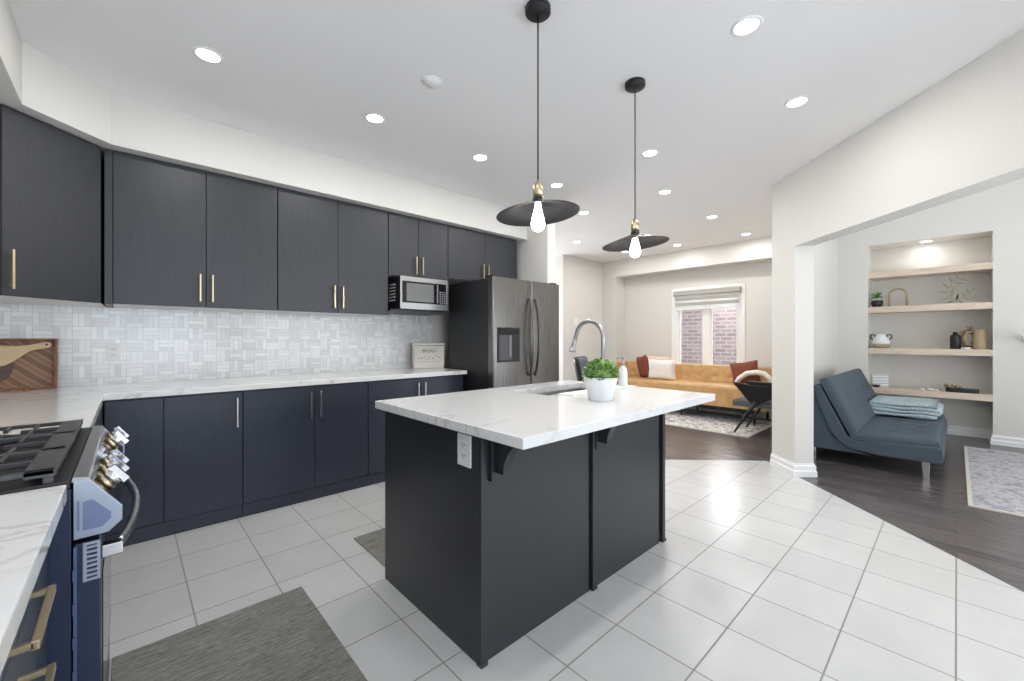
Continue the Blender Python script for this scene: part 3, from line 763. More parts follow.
tag(ms, 'thin charcoal shelf board holding the microwave', 'shelf')

# ------------------------------------------------------------ fridge
fx0, fx1, fy, fz1 = 2.512, 3.474, 2.965, 1.826
fr = thing('refrigerator', 'side-by-side black stainless refrigerator with ice dispenser', 'refrigerator', ((fx0 + fx1) / 2, 3.5, 0))
FS = mat('fridge_side', srgb(34, 35, 38), .4)
box(fx0 + .004, fx1 - .004, fy + .072, 3.70, .02, fz1 - .012).build('body', FS, fr, bevel=.004)
fm = 3.03; DSTEEL = mat('dark_steel', srgb(96, 95, 94), .25, 1)
box(fm - .02, fm + .02, fy + .02, fy + .072, .08, fz1 - .01).build('gap_backing', BLACK, fr)  # black box added behind the door gap to keep it dark
for a, b, w_ in ((fx0, fm - .003, 0), (fm + .003, fx1, 1)):
    # slightly crowned door
    n = 10; poly = [(a, fy + .070), (a, fy + .014), (a + .01, fy + .004)]
    for i in range(n + 1):
        u = i / n; poly.append((a + .014 + (b - a - .028) * u, fy - .006 * math.sin(math.pi * u) + .002))
    poly += [(b - .01, fy + .004), (b, fy + .014), (b, fy + .070)]
    d_ = MB().prism(poly, .07, fz1, smooth=False).build('door', BSTEEL, fr)
    if w_ == 0:
        ds = box(a + .055, a + .345, fy - .008, fy + .01, 1.01, 1.345).build('dispenser', BLACK, d_, bevel=.003)
        box(a + .065, a + .335, fy - .010, fy - .006, 1.28, 1.335).build('display', DGLASS, ds)
        RC = mat('dispenser_recess', srgb(74, 74, 80), .35)
        box(a + .075, a + .235, fy - .0095, fy - .006, 1.03, 1.27).build('recess', RC, ds)
        box(a + .20, a + .225, fy - .016, fy - .008, 1.06, 1.27).build('paddle', GREYP, ds, bevel=.002)
    hx = b - .035 if w_ == 0 else a + .035
    pts = []
    for i in range(15):
        u = i / 14; pts.append((hx, fy - .012 - .055 * math.sin(math.pi * u) ** .7, .86 + .78 * u))
    MB().tube(pts, .013, 10, flat=(1, .8)).build('handle', DSTEEL if w_ else BSTEEL, d_)
box(fx0 + .01, fx1 - .01, fy + .04, 3.68, 0, .07).build('kickplate', BLACK, fr)
for x in (fx0 + .06, fx1 - .06): box(x - .04, x + .04, fy + .03, fy + .14, fz1, fz1 + .018).build('hinge_cover', BLACK, fr, bevel=.004)

# ------------------------------------------------------------ bread box
BRD = mat('bread_enamel', srgb(214, 210, 200), .5); INK = mat('bread_ink', srgb(110, 106, 100), .7)
bb = thing('bread_box', 'cream bread box with grey lettering on the back worktop', 'bread box', (2.36, 3.86, SL1))
box(2.195, 2.525, 3.80, 3.92, SL1, 1.165).build('bin', BRD, bb, bevel=.010)
lid = box(2.188, 2.532, 3.793, 3.927, 1.167, 1.19).build('lid', BRD, bb, bevel=.005)
MB().tube([(2.524, 3.84, 1.135), (2.548, 3.84, 1.145), (2.548, 3.88, 1.145), (2.524, 3.88, 1.135)], .006, 8).build('handle', BRASS, bb)
text('BREAD', .050, (2.36, 3.7985, 1.105), (R(90), 0, 0), INK, bb)
q = MB(); zc = 1.02
for i in range(9):
    x = 2.25 + i * .030; dz = (.012, .004, .018, .0, .022, .006, .03, .012, .002)[i]
    q.box(x - .007, x + .007, 3.7985, 3.801, zc + dz - .004, zc + dz + .004)
    if i % 2: q.box(x - .001, x + .010, 3.7985, 3.801, zc + dz + .010, zc + dz + .014)
for i in range(14): q.box(2.245 + i * .018, 2.254 + i * .018, 3.7985, 3.801, .992, .997)
for i in range(4): q.box(2.47 + i * .006, 2.474 + i * .006, 3.7985, 3.801, 1.03 + i * .010, 1.037 + i * .010)
q.build('ornament', INK, bb)
bb.rotation_euler = (0, 0, -R(20))

# ------------------------------------------------------------ serving tray and boards leaning in the corner
tr = thing('serving_tray', 'rectangular walnut serving tray leaning on the backsplash in the corner', 'tray', (-.53, 3.95, SL1))
lean = lambda z: 3.935 + (z - SL1) * .12
def lbox(x0, x1, z0, z1, d0, d1):
    m = MB(); m.add([(x, lean(z) + d, z) for z in (z0, z1) for x, d in ((x0, d0), (x1, d0), (x1, d1), (x0, d1))],
                    [(0, 3, 2, 1), (4, 5, 6, 7), (0, 1, 5, 4), (1, 2, 6, 5), (2, 3, 7, 6), (3, 0, 4, 7)]); return m
tX0, tX1, tz0, tz1 = -.725, -.330, SL1, 1.238
lbox(tX0, tX1, tz0, tz1, -.006, .0).build('panel', HERR, tr)
m = lbox(tX0, tX1, tz0, tz0 + .014, -.045, .0); 
for a in ((tX0, tX1, tz1 - .014, tz1), (tX0, tX0 + .014, tz0 + .014, tz1 - .014), (tX1 - .014, tX1, tz0 + .014, tz1 - .014)):
    n_ = lbox(*a, -.045, .0); m.add(n_.v, n_.f)
m.build('rim', WALNUT, tr, bevel=.002)
# boards traced as free shapes (x, z)
def board(name, label, poly, d0, d1, m_):
    q = MB(); n = len(poly)
    q.prism(poly, d0, d1, lambda a, b, c: (a, lean(b) + c, b))
    o = q.build(name, m_, loc=(poly[0][0], 3.93, poly[0][1]), bevel=.002); tag(o, label, 'board'); return o
board('cutting_board', 'pale maple paddle board with a handle hole inside the walnut tray',
      [(-.705, 1.035), (-.62, 1.06), (-.545, 1.075), (-.51, 1.10), (-.475, 1.135), (-.44, 1.165), (-.40, 1.172), (-.366, 1.180), (-.358, 1.197), (-.362, 1.214), (-.385, 1.218), (-.44, 1.200), (-.50, 1.192), (-.60, 1.200), (-.705, 1.205)], -.030, -.018, MAPLE)
MB().lathe([(.006, 0), (.006, .001), (0, .001)], (-.378, lean(1.2) - .0312, 1.200), 14, 'y').build('handle_hole', BLACK, bpy.data.objects['cutting_board'])
board('cutting_board', 'dark walnut board resting low inside the walnut tray',
      [(-.705, .942), (-.62, .953), (-.565, .972), (-.530, 1.01), (-.515, 1.055), (-.52, 1.078), (-.62, 1.06), (-.705, 1.04)], -.017, -.007, WALN2)

# ------------------------------------------------------------ pendants
def pendant(label, x, y, zr, first=None):
    r = thing('pendant_light', label, 'pendant lamp', (x, y, CZ), 'black pendants over the island')
    MB().lathe([(0, CZ - .030), (.052, CZ - .030), (.058, CZ - .024), (.058, CZ)], (x, y, 0), 32).build('canopy', BLACK, r)
    MB().tube([(x, y, CZ - .03), (x, y, zr + .15)], .0035, 8).build('cord', BLACK, r)
    MB().lathe([(.006, zr + .150), (.012, zr + .146), (.021, zr + .128), (.0235, zr + .115), (.0235, zr + .066), (.0, zr + .066)], (x, y, 0), 24).build('socket', BRASS, r)
    MB().lathe([(.025, zr + .068), (.025, zr + .052), (.0, zr + .052)], (x, y, 0), 24).build('collar', BLACK, r)
    tilt = Matrix.Rotation(-R(5), 3, Vector((math.sin(.749), math.cos(.749), 0)))
    prof = [(.020, .056), (.03, .052), (.11, .026), (.186, .0), (.190, -.002), (.188, -.004), (.109, .021), (.03, .047), (.020, .050)]
    MB().lathe(prof, (x, y, zr), 56, M=tilt).build('shade', BLACK, r)
    bp = [(.012, .052), (.014, .035), (.019, .012), (.028, -.022), (.032, -.045), (.029, -.063), (.018, -.076), (0, -.081)]
    MB().lathe([(a, zr + b) for a, b in bp][::-1], (x, y, 0), 24).build('bulb', BULB, r)
    d = bpy.data.lights.new('bulb_light', 'POINT'); d.energy = PEND_W; d.shadow_soft_size = .03; d.color = (1, .95, .88)
    o = bpy.data.objects.new('bulb_light', d); COL.objects.link(o); o.parent = r; o.location = (0, 0, zr - .13 - CZ)
pendant('black disc pendant with a brass socket, nearer one above the island front', 1.364, 1.294, 1.805)
pendant('black disc pendant with a brass socket, farther one above the potted plant end', 2.183, 1.286, 1.795)

# ------------------------------------------------------------ downlights
DL = [(.312, 2.70, 'round recessed downlight above the corner end of the long row of upper cabinets'),
      (1.233, 2.70, 'round recessed downlight in front of the two tall upper cabinets, second from left'),
      (2.141, 2.69, 'round recessed downlight in front of the cabinet above the microwave'),
      (3.078, 2.67, 'round recessed downlight just behind the nearer pendant, towards the refrigerator'),
      (2.178, .687, 'largest round recessed downlight, high in the picture between pendant and beam'),
      (3.111, .690, 'round recessed downlight beside the sloping beam line, right of the farther pendant'),
      (3.096, 1.69, 'round recessed downlight just right of the farther pendant cord'),
      (4.034, 2.035, 'round recessed downlight second in line right of the farther pendant cord'),
      (5.291, 2.059, 'round recessed downlight third in line towards the living room window'),
      (6.512, 2.062, 'round recessed downlight nearest the column in front of the living room header'),
      (6.467, 3.06, 'round recessed downlight in front of the middle of the living room header'),
      (5.125, 4.025, 'round recessed downlight over the living room by the wall beyond the refrigerator'),
      (6.30, 3.90, 'round recessed downlight seen under the rim of the farther pendant shade'),
      (3.99, 3.03, 'round recessed downlight peeking past the edge of the nearer pendant shade')]
def downlight(x, y, z, label, r=.052, W=DOWN_W, first=[None]):
    if first[0] is None:
        o = thing('recessed_downlight', label, 'downlight', (x, y, z), 'recessed downlights')
        MB().lathe([(r, -.003), (r + .004, -.006), (r + .016, -.004), (r + .018, 0)], (x, y, z), 36, cap=False).build('trim_ring', TRIM, o)
        MB().lathe([(0, -.0025), (r, -.0025), (r, 0)], (x, y, z), 36).build('lens', LCD, o)
        first[0] = o
    else:
        o = first[0].copy(); COL.objects.link(o); o.location = (x, y, z); o['label'] = label
        for ch in first[0].children:
            if ch.type == 'MESH': c = ch.copy(); COL.objects.link(c); c.parent = o
    d = bpy.data.lights.new('downlight_lamp', 'AREA'); d.shape = 'DISK'; d.size = 2 * r; d.energy = W; d.color = (1, .975, .945)
    l_ = bpy.data.objects.new('downlight_lamp', d); COL.objects.link(l_); l_.parent = o; l_.location = (0, 0, -.008)
for x, y, lb in DL: downlight(x, y, CZ, lb)
downlight(7.60, .27, nz1, 'small round downlight in the ceiling of the shelf niche', W=1.0)
# lamps further back that light the rooms out of view
for x, y in ((5.9, .0), (4.6, -1.4), (.1, -1.2), (.35, .7)):
    downlight(x, y, CZ if x < 2 else CL, 'round recessed downlight outside the picture on the near side of the rooms')
o = thing('ceiling_speaker', 'flat white round cover on the ceiling above the back run', 'speaker', (1.304, 2.09, CZ))
MB().lathe([(0, -.010), (.045, -.010), (.050, -.004), (.050, 0)], (1.304, 2.09, CZ), 36).build('grille', CEIL, o)
MB().lathe([(.050, -.004), (.058, -.008), (.062, 0)], (1.304, 2.09, CZ), 36, cap=False).build('rim', TRIM, o)

# ------------------------------------------------------------ mats and rugs
def rug(name, label, x0, x1, y0, y1, m_, t=.008, hem=None, cat='rug'):
    q = MB().box(x0, x1, y0, y1, 0, t); o = q.build(name, m_, loc=((x0 + x1) / 2, (y0 + y1) / 2, 0), bevel=.003); tag(o, label, cat)
    if hem:
        e = .02; h_ = MB().box(x0 - .004, x1 + .004, y0 - .004, y0 + e, .001, t + .002).box(x0 - .004, x1 + .004, y1 - e, y1 + .004, .001, t + .002).box(x0 - .004, x0 + e, y0 + e, y1 - e, .001, t + .002).box(x1 - e, x1 + .004, y0 + e, y1 - e, .001, t + .002)
        b_ = h_.build('border', hem, loc=None); b_.parent = o; b_.location = (-o.location.x, -o.location.y, 0)
    return o
rug('kitchen_mat', 'grey woven floor mat in front of the range', -.045, .635, .75, 2.222, MATF, .006, cat='mat')
rug('kitchen_mat', 'grey woven floor mat behind the island on the sink side', 1.022, 1.85, 2.075, 2.54, MATF, .006, cat='mat')
RH = mat('rug_hem', srgb(206, 200, 192), .9)
rug('area_rug', 'distressed cream and grey rug under the mustard sofa and black chair', 5.665, 6.95, 1.775, 4.25, RUG1, .010, RH)
rug('area_rug', 'faded grey rug on the dark floor at the right edge', 4.545, 6.98, -1.9, -.062, RUG2, .010, RH)

# ------------------------------------------------------------ mustard sofa
sf = thing('mustard_sofa', 'long mustard tufted sofa below the living room window', 'sofa', (6.8, 3.0, 0))
FXs = 6.36
MB().pad((FXs, 1.75, .24), (1, 0, 0), (0, 1, 0), (0, 0, 1), .84, 2.52, .30, .04, nu=10, nv=20).build('seat', MUST, sf)
dm = [(.18 + i * .24, .15 + .15 * (j)) for i in range(10) for j in range(2)]
MB().pad((7.00, 1.75, .46), (0, 1, 0), (.12, 0, 1), (-1, 0, .12), 2.52, .345, .12, .04, [(a, b) for a, b in dm], nu=80, nv=20, dr=.035, dd=.022).build('backrest', MUST, sf)
box(6.98, 7.19, 1.76, 4.26, .24, .78).build('back_frame', MUST, sf, bevel=.03, seg=4)
MB().pad((6.62, 4.27, .24), (1, 0, 0), (0, 1, 0), (0, 0, 1), .55, .11, .555, .03, nu=8, nv=6).build('arm', MUST, sf)
box(6.45, 7.15, 1.9, 4.15, .17, .24).build('base_rail', BLACKW, sf)
for x in (6.50, 7.10):
    for y in (1.95, 3.0, 4.10): MB().lathe([(.014, .0125), (.022, .17)], (x, y, 0), 14).build('leg', BLACKW, sf)
def pillow(name, label, c, w, h, t, m_, rz=0, tilt=0, roll=0, cat='pillow'):
    q = MB(); n = 18; vs = []; 
    for sgn in (1, -1):
        for j in range(n + 1):
            for i in range(n + 1):
                u, v = 2 * i / n - 1, 2 * j / n - 1
                k = ((1 - u ** 4) * (1 - v ** 4)) ** .5; pin = 1 - .10 * (1 - abs(v)) * abs(u) ** 2 - .0
                pinv = 1 - .10 * (1 - abs(u)) * abs(v) ** 2
                vs.append((u * w / 2 * pin, sgn * t / 2 * k, v * h / 2 * pinv))
    N = (n + 1) ** 2; fs = []
    for j in range(n):
        for i in range(n):
            a = j * (n + 1) + i; fs.append((a, a + 1, a + n + 2, a + n + 1)); fs.append((N + a, N + a + n + 1, N + a + n + 2, N + a + 1))
    q.add(vs, fs, True); o = q.build(name, m_, loc=(0, 0, 0)); o.location = c; o.rotation_euler = (tilt, roll, rz)
    return tag(o, label, cat)
pillow('throw_pillow', 'rust brown throw pillow at the left end of the mustard sofa', (6.74, 3.80, .735), .40, .40, .13, BROWN, R(52), R(-10), R(8))
pillow('throw_pillow', 'pale pink throw pillow behind the white one on the mustard sofa', (6.84, 3.60, .74), .48, .38, .10, PINK, R(90), R(0), R(0))
pillow('throw_pillow', 'large white throw pillow on the left half of the mustard sofa', (6.62, 3.40, .715), .52, .34, .12, CREAM, R(86), R(0), 0)
pillow('throw_pillow', 'rust brown throw pillow leaning at the right end of the sofa behind the black chair', (6.72, 2.14, .725), .42, .34, .13, BROWN, R(80), R(0), R(10))
# throw blanket: arched soft roll
pts = [(6.56, 2.22, .56), (6.56, 2.16, .66), (6.56, 2.06, .735), (6.56, 1.94, .755), (6.56, 1.84, .74), (6.56, 1.76, .66), (6.56, 1.74, .55)]
o = MB().tube(pts, [.03, .034, .036, .038, .036, .032, .028], 14, flat=(1.8, 1)).build('throw_blanket', CREAM, loc=(6.56, 1.95, .54))
tag(o, 'cream knitted throw arched over the right end of the sofa', 'throw')

# ------------------------------------------------------------ black lounge chair
lc = thing('lounge_chair', 'black winged lounge chair with grey seat standing on the cream rug', 'chair', (6.02, 1.78, 0))
sidep = [(2.10, .675), (2.02, .665), (1.90, .645), (1.75, .64), (1.58, .66), (1.48, .70), (1.46, .68), (1.50, .58), (1.60, .50), (1.68, .465), (1.76, .43), (1.80, .41),
         (1.88, .42), (1.93, .47), (1.99, .545), (2.06, .63)]
for X in (5.78, 6.24):
    MB().prism(sidep, X, X + .028, lambda a, b, c: (c, a, b)).build('side_wing', BLACKW, lc, bevel=.006)
    MB().tube([(X + .014, 1.82, .44), (X + .010, 1.93, .26), (X, 2.07, .018)], [.024, .018, .010], 10, flat=(.8, 1.2)).build('leg', BLACKW, lc)
    MB().tube([(X + .014, 1.66, .46), (X + .010, 1.54, .26), (X, 1.44, .018)], [.024, .018, .010], 10, flat=(.8, 1.2)).build('leg', BLACKW, lc)
MB().pad((5.81, 1.52, .36), (1, 0, 0), (0, 1, 0), (0, 0, 1), .43, .58, .085, .03, nu=10, nv=10, puff=.01).build('seat', DGREY, lc)
MB().pad((5.80, 1.50, .56), (1, 0, 0), (0, -.35, 1), (0, 1, .35), .45, .20, .05, .02, nu=10, nv=8).build('backrest', BLACKW, lc)
box(5.76, 5.83, 1.50, 1.92, .655, .695).build('armrest', BLACKW, lc, bevel=.012, seg=3)
lc.location.y -= .10
# dining chair behind the plant
SLT = mat('slate_leather', srgb(84, 88, 104), .45)
dc = thing('dining_chair', 'dark slate chair seen between the faucet and the wall beyond the island', 'chair', (4.38, 3.18, 0))
def chair_back(name, m_, parent, wt, wb, zb, zt, off, th_):
    n = 14; vs = []; fs = []
    for j in range(9):
        for i in range(n + 1):
            u = -1 + 2 * i / n; v = j / 8; w_ = wb + (wt - wb) * v
            x_ = w_ * math.sin(u * .95); y_ = -.06 - .20 * (math.cos(u * .95) - .58) - .10 * v + off
            vs.append((x_, y_, zb + (zt - zb) * v))
    for j in range(8):
        for i in range(n): a = j * (n + 1) + i; fs.append((a, a + 1, a + n + 2, a + n + 1))
    q = MB(); q.add(vs, fs, True); Rm = Matrix.Rotation(R(205), 3, 'Z')
    q.v = [tuple(Rm @ Vector(v) + Vector((4.38, 3.18, 0))) for v in q.v]
    o = q.build(name, m_, parent); md = o.modifiers.new('thick', 'SOLIDIFY'); md.thickness = th_; md.offset = 0
chair_back('shell', BLACKW, dc, .30, .17, .47, .995, 0, .03)
chair_back('back_pad', SLT, dc, .275, .15, .49, .985, .03, .03)
MB().pad((4.15, 2.95, .40), (1, 0, 0), (0, 1, 0), (0, 0, 1), .46, .46, .08, .03, nu=8, nv=8).build('seat', SLT, dc)
for dx, dy in ((-.2, -.2), (.2, -.2), (.2, .2), (-.2, .2)): MB().tube([(4.38 + dx * .8, 3.18 + dy * .8, .41), (4.38 + dx * 1.05, 3.18 + dy * 1.05, 0)], [.016, .010], 10).build('leg', BLACKW, dc)

# ------------------------------------------------------------ blue futon sofa
fu = thing('futon_sofa', 'slate blue tufted sofa bed with chrome legs beside the white column', 'sofa', (6.1, .55, 0))
X0, X1 = 5.10, 7.12
# frame profile (y,z): seat shell bending up to the back
fp = [(.085, .155), (.075, .20), (.085, .285), (.12, .30), (.62, .255), (.70, .27), (.755, .34), (.945, .775), (.975, .80), (1.01, .79), (1.02, .76), (1.06, .13), (.97, .135), (.12, .150)]
fp = [(.085, .155), (.072, .20), (.082, .285), (.12, .30), (.64, .262), (.72, .29), (.93, .755), (.96, .775), (.99, .765), (1.00, .73), (.86, .33), (.80, .245), (.70, .175), (.5, .150)]
MB().prism(fp, X0, X1, lambda a, b, c: (c, a, b)).build('frame', TEAL, fu, bevel=.012, seg=3)
bx = MB().prism([(.55, .13), (1.08, .13), (1.10, .40), (1.06, .735), (.995, .735), (.86, .34), (.80, .25), (.70, .18)], X0 + .03, X1 - .03, lambda a, b, c: (c, a, b))
bx.build('back_support', TEAL, fu, bevel=.01)
dms = [(.34 + i * .33, .18 + j * .17) for i in range(5) for j in range(2)]
MB().pad((X0 + .01, .095, .285), (1, 0, 0), (0, 1, -.03), (0, .03, 1), X1 - X0 - .02, .60, .075, .04, dms, nu=80, nv=36, dr=.06, dd=.03).build('seat_cushion', TEAL, fu)
bd = Vector((0, .235, .50)).normalized(); bn = Vector((0, -bd.z, bd.y))
dms = [(.34 + i * .33, .17 + j * .15) for i in range(5) for j in range(2)]
MB().pad((X0 + .01, .700, .300), (1, 0, 0), bd, bn, X1 - X0 - .02, .575, .085, .045, dms, nu=80, nv=36, dr=.06, dd=.03).build('back_cushion', TEAL, fu)
for x in (5.17, 7.02):
    for y in (.20, 1.02): MB().prism([(-.028, .0), (.012, .0), (.022, .15), (-.030, .15)], -.009, .009, lambda a, b, c, x=x, y=y: (x + c, y + a - .01, b)).build('leg', CHROME, fu, bevel=.002)
# folded blanket
m = MB(); 
def strip(m, prof, x0, x1, th_, n=14):
    vs = []; fs = []; P = [Vector((0, a, b)) for a, b in prof]
    for k, p in enumerate(P):
        d = (P[min(k + 1, len(P) - 1)] - P[max(k - 1, 0)]).normalized(); nn = Vector((0, -d.z, d.y))
        for i in range(n + 1):
            x = x0 + (x1 - x0) * i / n; w_ = .006 * math.sin(i * 1.7 + k * .9) + .004 * math.sin(i * 3.1 + k)
            vs.append(Vector((x, p.y, p.z)) + nn * (th_ / 2 + w_)); vs.append(Vector((x, p.y, p.z)) - nn * (th_ / 2 + w_))
    W_ = 2 * (n + 1)
    for k in range(len(P) - 1):
        for i in range(n):
            a = k * W_ + 2 * i; b = a + W_
            fs += [(a, a + 2, b + 2, b), (a + 1, b + 1, b + 3, a + 3)]
        a = k * W_; fs.append((a, a + W_, a + W_ + 1, a + 1)); a = k * W_ + 2 * n; fs.append((a, a + 1, a + W_ + 1, a + W_))
    for a0 in (0, (len(P) - 1) * W_):
        for i in range(n): a = a0 + 2 * i; fs.append((a, a + 1, a + 3, a + 2))
    m.add(vs, fs, True)
def roll(y0, y1, z, layers=2, g=.045):
    pr = []; a, b = y0, y1
    for l in range(layers * 2):
        zz = z + g * l; seg = [(a + (b - a) * i / 8, zz + .004 * math.sin(i)) for i in range(9)]
        pr += seg if l % 2 == 0 else seg[::-1]
        e = b if l % 2 == 0 else a; s_ = 1 if l % 2 == 0 else -1
        if l < layers * 2 - 1:
            pr += [(e + s_ * .018 * math.sin(math.pi * k / 6), zz + g / 2 - g / 2 * math.cos(math.pi * k / 6)) for k in range(1, 6)]
    return pr
strip(m, roll(.14, .66, .388, 2, .038), 6.30, 7.02, .034)
o = m.build('folded_blanket', BLNK, loc=(6.65, .4, .37)); tag(o, 'pale blue fleece blanket folded on the blue sofa bed seat', 'blanket')

# ------------------------------------------------------------ niche shelves and decor
shelf_z = [2.135, 1.665, 1.108, .575]
labels = ['pale oak niche shelf at the top, with nothing standing on it', 'pale oak niche shelf holding the small plant and the wire leaves',
          'pale oak niche shelf holding the black bottle and tan jugs', 'lowest pale oak niche shelf holding the black tray']
for z, lb in zip(shelf_z, labels):
    o = box(NX + .002, NB, ny0, ny1, z - .078, z).build('wall_shelf', OAK, loc=(NX + .2, .27, z - .078), bevel=.002); tag(o, lb, 'shelf', 'oak shelves in the wall niche')
X = 7.50; z = shelf_z[1]
p = thing('succulent_pot', 'small green plant in a black bowl pot on the second shelf', 'plant', (X, .74, z))
MB().lathe([(.030, z), (.052, z + .014), (.064, z + .05), (.060, z + .088), (.054, z + .088), (.050, z + .07), (0, z + .07)], (X, .74, 0), 24).build('pot', BLACK, p)
m = MB()
for i in range(70):
    a = random.random() * 6.28; e = random.uniform(-.1, 1.0); d_ = Vector((math.cos(a) * math.cos(e), math.sin(a) * math.cos(e), math.sin(e)))
    m.cur = i % 2; leaf(m, Vector((X, .74, z + .12 + random.random() * .05)), d_, random.uniform(.05, .085), .03)
m.tube([(X, .74, z + .05), (X, .745, z + .16)], .004, 6); m.build('foliage', [GREEN, G2], p)
m = MB(); pts = [(X, .475, z + .004), (X, .475, z + .075)]
for i in range(1, 13): a = math.pi * i / 12; pts.append((X, .545 - .07 * math.cos(a) - .0, z + .075 + .075 * math.sin(a)))
pts = [(X, .445, z)] + [(X, .530 - .085 * math.cos(math.pi * i / 14), z + .150 + .085 * math.sin(math.pi * i / 14)) for i in range(15)] + [(X, .615, z)]
# arch with square section and small base
o = MB().tube(pts, .012, 8).build('arch_ornament', mat('bronze_wood', srgb(168, 146, 114), .5), loc=(X, .548, z)); tag(o, 'bronze arch ornament beside the small plant on the second shelf', 'ornament')
# leaf sculpture
p = thing('leaf_sculpture', 'grey-green metal leaf branch standing at the right of the second shelf', 'ornament', (X, .10, z))
box(X - .03, X + .03, -.16, .16, z, z + .008).build('base', WPLAS, p, bevel=.002)
m = MB(); stem = [Vector((X, -.02, z + .006)), Vector((X, .02, z + .05)), Vector((X, .07, z + .10)), Vector((X, .08, z + .17)), Vector((X, .05, z + .24)), Vector((X, .0, z + .30)), Vector((X, -.04, z + .335))]
m.tube(stem, .0035, 6)
def mleaf(p0, dy, dz, L=.10, W=.022):
    d = Vector((0, dy, dz)).normalized(); s_ = Vector((0, -d.z, d.y)); pts_ = []
    prof = [(0, 0), (.3, .5), (.6, .45), (1, 0), (.6, -.45), (.3, -.5)]
    vs = [p0 + d * L * a + s_ * W * b for a, b in prof]; m.prism([(v.y, v.z) for v in vs], X - .002, X + .002, lambda a, b, c: (c, a, b))
for i, (t_, sd_) in enumerate([(a, s) for a in (.12, .27, .42, .57, .72, .87) for s in (1, -1)]):
    k = t_ * (len(stem) - 1); i0 = int(k); p0 = stem[i0].lerp(stem[i0 + 1], k - i0); d = (stem[i0 + 1] - stem[i0]).normalized()
    s_ = Vector((0, -d.z, d.y)) * sd_; v = d * .6 + s_; mleaf(p0, v.y, v.z)
mleaf(stem[-1], -.7, .5)
st2 = [Vector((X, .03, z + .03)), Vector((X, -.03, z + .06)), Vector((X, -.08, z + .09)), Vector((X, -.12, z + .13))]
m.tube(st2, .0035, 6)
for i in range(3):
    for sd_ in (1, -1):
        d = (st2[i + 1] - st2[i]).normalized(); v = d * .5 + Vector((0, -d.z, d.y)) * sd_; mleaf(st2[i].lerp(st2[i + 1], .6), v.y, v.z, .08, .02)
mleaf(st2[-1], -.4, .8, .07); m.build('branch', SAGE, p)
# third shelf: vase with two handles, black bottle, tan jugs, tealight
z = shelf_z[2]
p = thing('handled_vase', 'squat white and tan vase with two dark handles at the left of the third shelf', 'vase', (X, .70, z))
MB().lathe([(.072, z), (.084, z + .008), (.090, z + .050), (.0, z + .051)], (X, .70, 0), 28).build('lower_band', TAN, p)
MB().lathe([(.090, z + .051), (.092, z + .08), (.082, z + .125), (.055, z + .160), (.040, z + .172), (.040, z + .188), (.033, z + .188), (.033, z + .17), (0, z + .16)], (X, .70, 0), 28).build('vessel', CERAM, p)
for s in (1, -1):
    MB().tube([(X, .70 + s * .080, z + .11), (X, .70 + s * .108, z + .14), (X, .70 + s * .102, z + .18), (X, .70 + s * .075, z + .185), (X, .70 + s * .058, z + .155)], .010, 8).build('handle', mat('vase_handle', srgb(96, 88, 82), .6), p)
p = thing('black_bottle', 'matte black bottle on the third shelf left of the tan jugs', 'bottle', (X, -.005 + .03, z))
MB().lathe([(.042, z), (.047, z + .005), (.047, z + .150), (.038, z + .172), (.022, z + .182)], (X, .01, 0), 28).build('vessel', BLACK, p)
MB().lathe([(.022, z + .182), (.019, z + .195), (.023, z + .197), (.023, z + .210), (0, z + .210)], (X, .01, 0), 24).build('neck', BLACK, p)
TN2 = mat('tan_matte', srgb(150, 130, 100), .7)
p = thing('round_jug', 'tan ring shaped jug with an open centre behind the square jug', 'jug', (X + .06, -.09, z))
pts = [(X + .06, -.09 + .062 * math.cos(a), z + .125 + .095 * math.sin(a)) for a in [math.pi * 2 * i / 24 for i in range(25)]]
MB().tube(pts, .022, 12, cap=False).build('ring', TN2, p); MB().lathe([(.026, z), (.030, z + .03)], (X + .06, -.10, 0), 20).build('foot', TN2, p)
MB().lathe([(.024, z + .22), (.022, z + .25), (.030, z + .28), (.020, z + .28), (0, z + .25)], (X + .06, -.105, 0), 20).build('neck', TN2, p)
p = thing('square_jug', 'tan tapered jug with a side handle at the right of the third shelf', 'jug', (X, -.18, z))
MB().lathe([(.058, z), (.061, z + .006), (.050, z + .240), (.045, z + .240), (.054, z + .02), (0, z + .02)], (X - .01, -.19, 0), 28).build('vessel', TAN, p)
MB().tube([(X, -.14, z + .21), (X, -.085, z + .20), (X, -.070, z + .125), (X, -.085, z + .06), (X, -.136, z + .045)], .014, 10).build('handle', TAN, p)
o = MB().lathe([(.040, 0), (.043, .003), (.043, .020), (.036, .022), (.034, .014), (0, .014)], (0, 0, 0), 24).build('small_dish', CERAM, loc=(0, 0, 0)); o.location = (7.462, -.08, z); tag(o, 'little white dish in front of the tan jugs', 'dish')
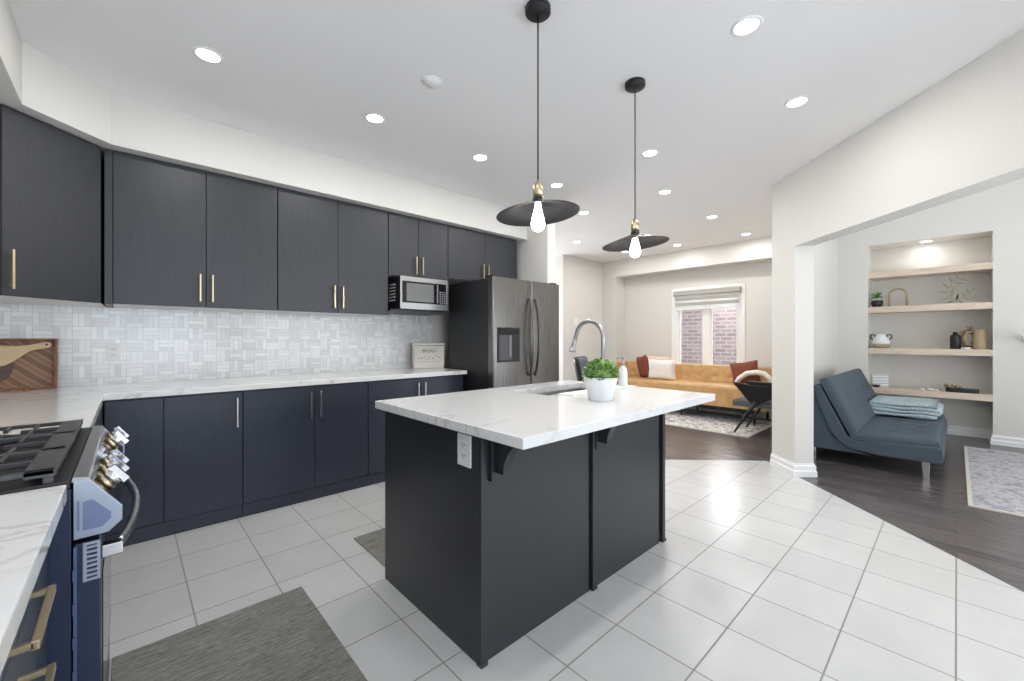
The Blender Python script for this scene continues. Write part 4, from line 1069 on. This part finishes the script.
# lowest shelf: striped frame, black bowl, pebbles, black tray with beads
z = shelf_z[3]
p = thing('clear_frame', 'clear acrylic frame with white stripes at the left of the lowest shelf', 'frame', (7.58, .71, z))
box(7.58, 7.586, .625, .795, z, z + .17).build('sheet', mat('acrylic', srgb(214, 216, 220), .1), p, bevel=.001)
m = MB()
for i in range(4): m.prism([(.635, z + .022 + i * .038), (.785, z + .012 + i * .038), (.785, z + .028 + i * .038), (.635, z + .040 + i * .038)], 7.578, 7.580, lambda a, b, c: (c, a, b))
m.build('stripes', mat('stripe_white', srgb(252, 252, 252), .3), p)
o = MB().lathe([(.022, 0), (.040, .012), (.046, .030), (.042, .030), (.030, .012), (0, .010)], (0, 0, 0), 24).build('small_bowl', BLACK, loc=(0, 0, 0)); o.location = (7.50, .75, z); tag(o, 'small black bowl in front of the striped frame', 'bowl')
for i, (yy, xx, sc) in enumerate(((.30, 7.47, .030), (.225, 7.48, .034), (.175, 7.46, .026))):
    m = MB().lathe([(0, 0), (sc, sc * .12), (sc * 1.1, sc * .4), (sc * .7, sc * .75), (0, sc * .85)], (0, 0, 0), 20)
    o = m.build('shell_ornament', CREAM, loc=(0, 0, 0)); o.location = (xx, yy, z)
    tag(o, ['cream pebble, leftmost of three on the lowest shelf', 'cream pebble, middle of three and largest on the lowest shelf', 'cream pebble nearest the black tray on the lowest shelf'][i], 'ornament', 'cream pebbles by the black tray')
p = thing('black_tray', 'oblong black tray on the right half of the lowest shelf', 'tray', (7.48, -.05, z))
tp_ = []
for i in range(24):
    a = 2 * math.pi * i / 24; tp_.append((7.49 + .050 * math.cos(a), (-.045 + (.09 if math.sin(a) > 0 else -.09)) + .050 * math.sin(a)))
MB().prism(tp_, z, z + .05).build('pan', BLACK, p, bevel=.006)
o = thing('bead_strand', 'tan wooden bead strand heaped on the black tray', 'beads', (7.48, .03, z + .05))
m = MB()
for i in range(16):
    a = i * .8; rr = .028 + .012 * math.sin(i * 1.3); cxx, cyy, czz = 7.49 + rr * .7 * math.cos(a), .035 + rr * 1.7 * math.sin(a), z + .05 + .016 + (.02 if i > 9 else 0)
    m.lathe([(0.0165 * math.sin(math.pi * k / 8), -0.0165 * math.cos(math.pi * k / 8)) for k in range(9)], (cxx, cyy, czz), 12)
m.build('beads', TAN, o)
# mantel at the right edge
p = thing('mantel_shelf', 'white mantel ledge on the wall at the right edge of the picture', 'mantel', (7.33, -1.2, 1.20))
box(7.22, NX - .002, -2.2, -.50, 1.235, 1.265).build('ledge', TRIM, p, bevel=.004)
box(7.28, NX - .002, -2.15, -.55, 1.19, 1.235).build('moulding', TRIM, p, bevel=.01)
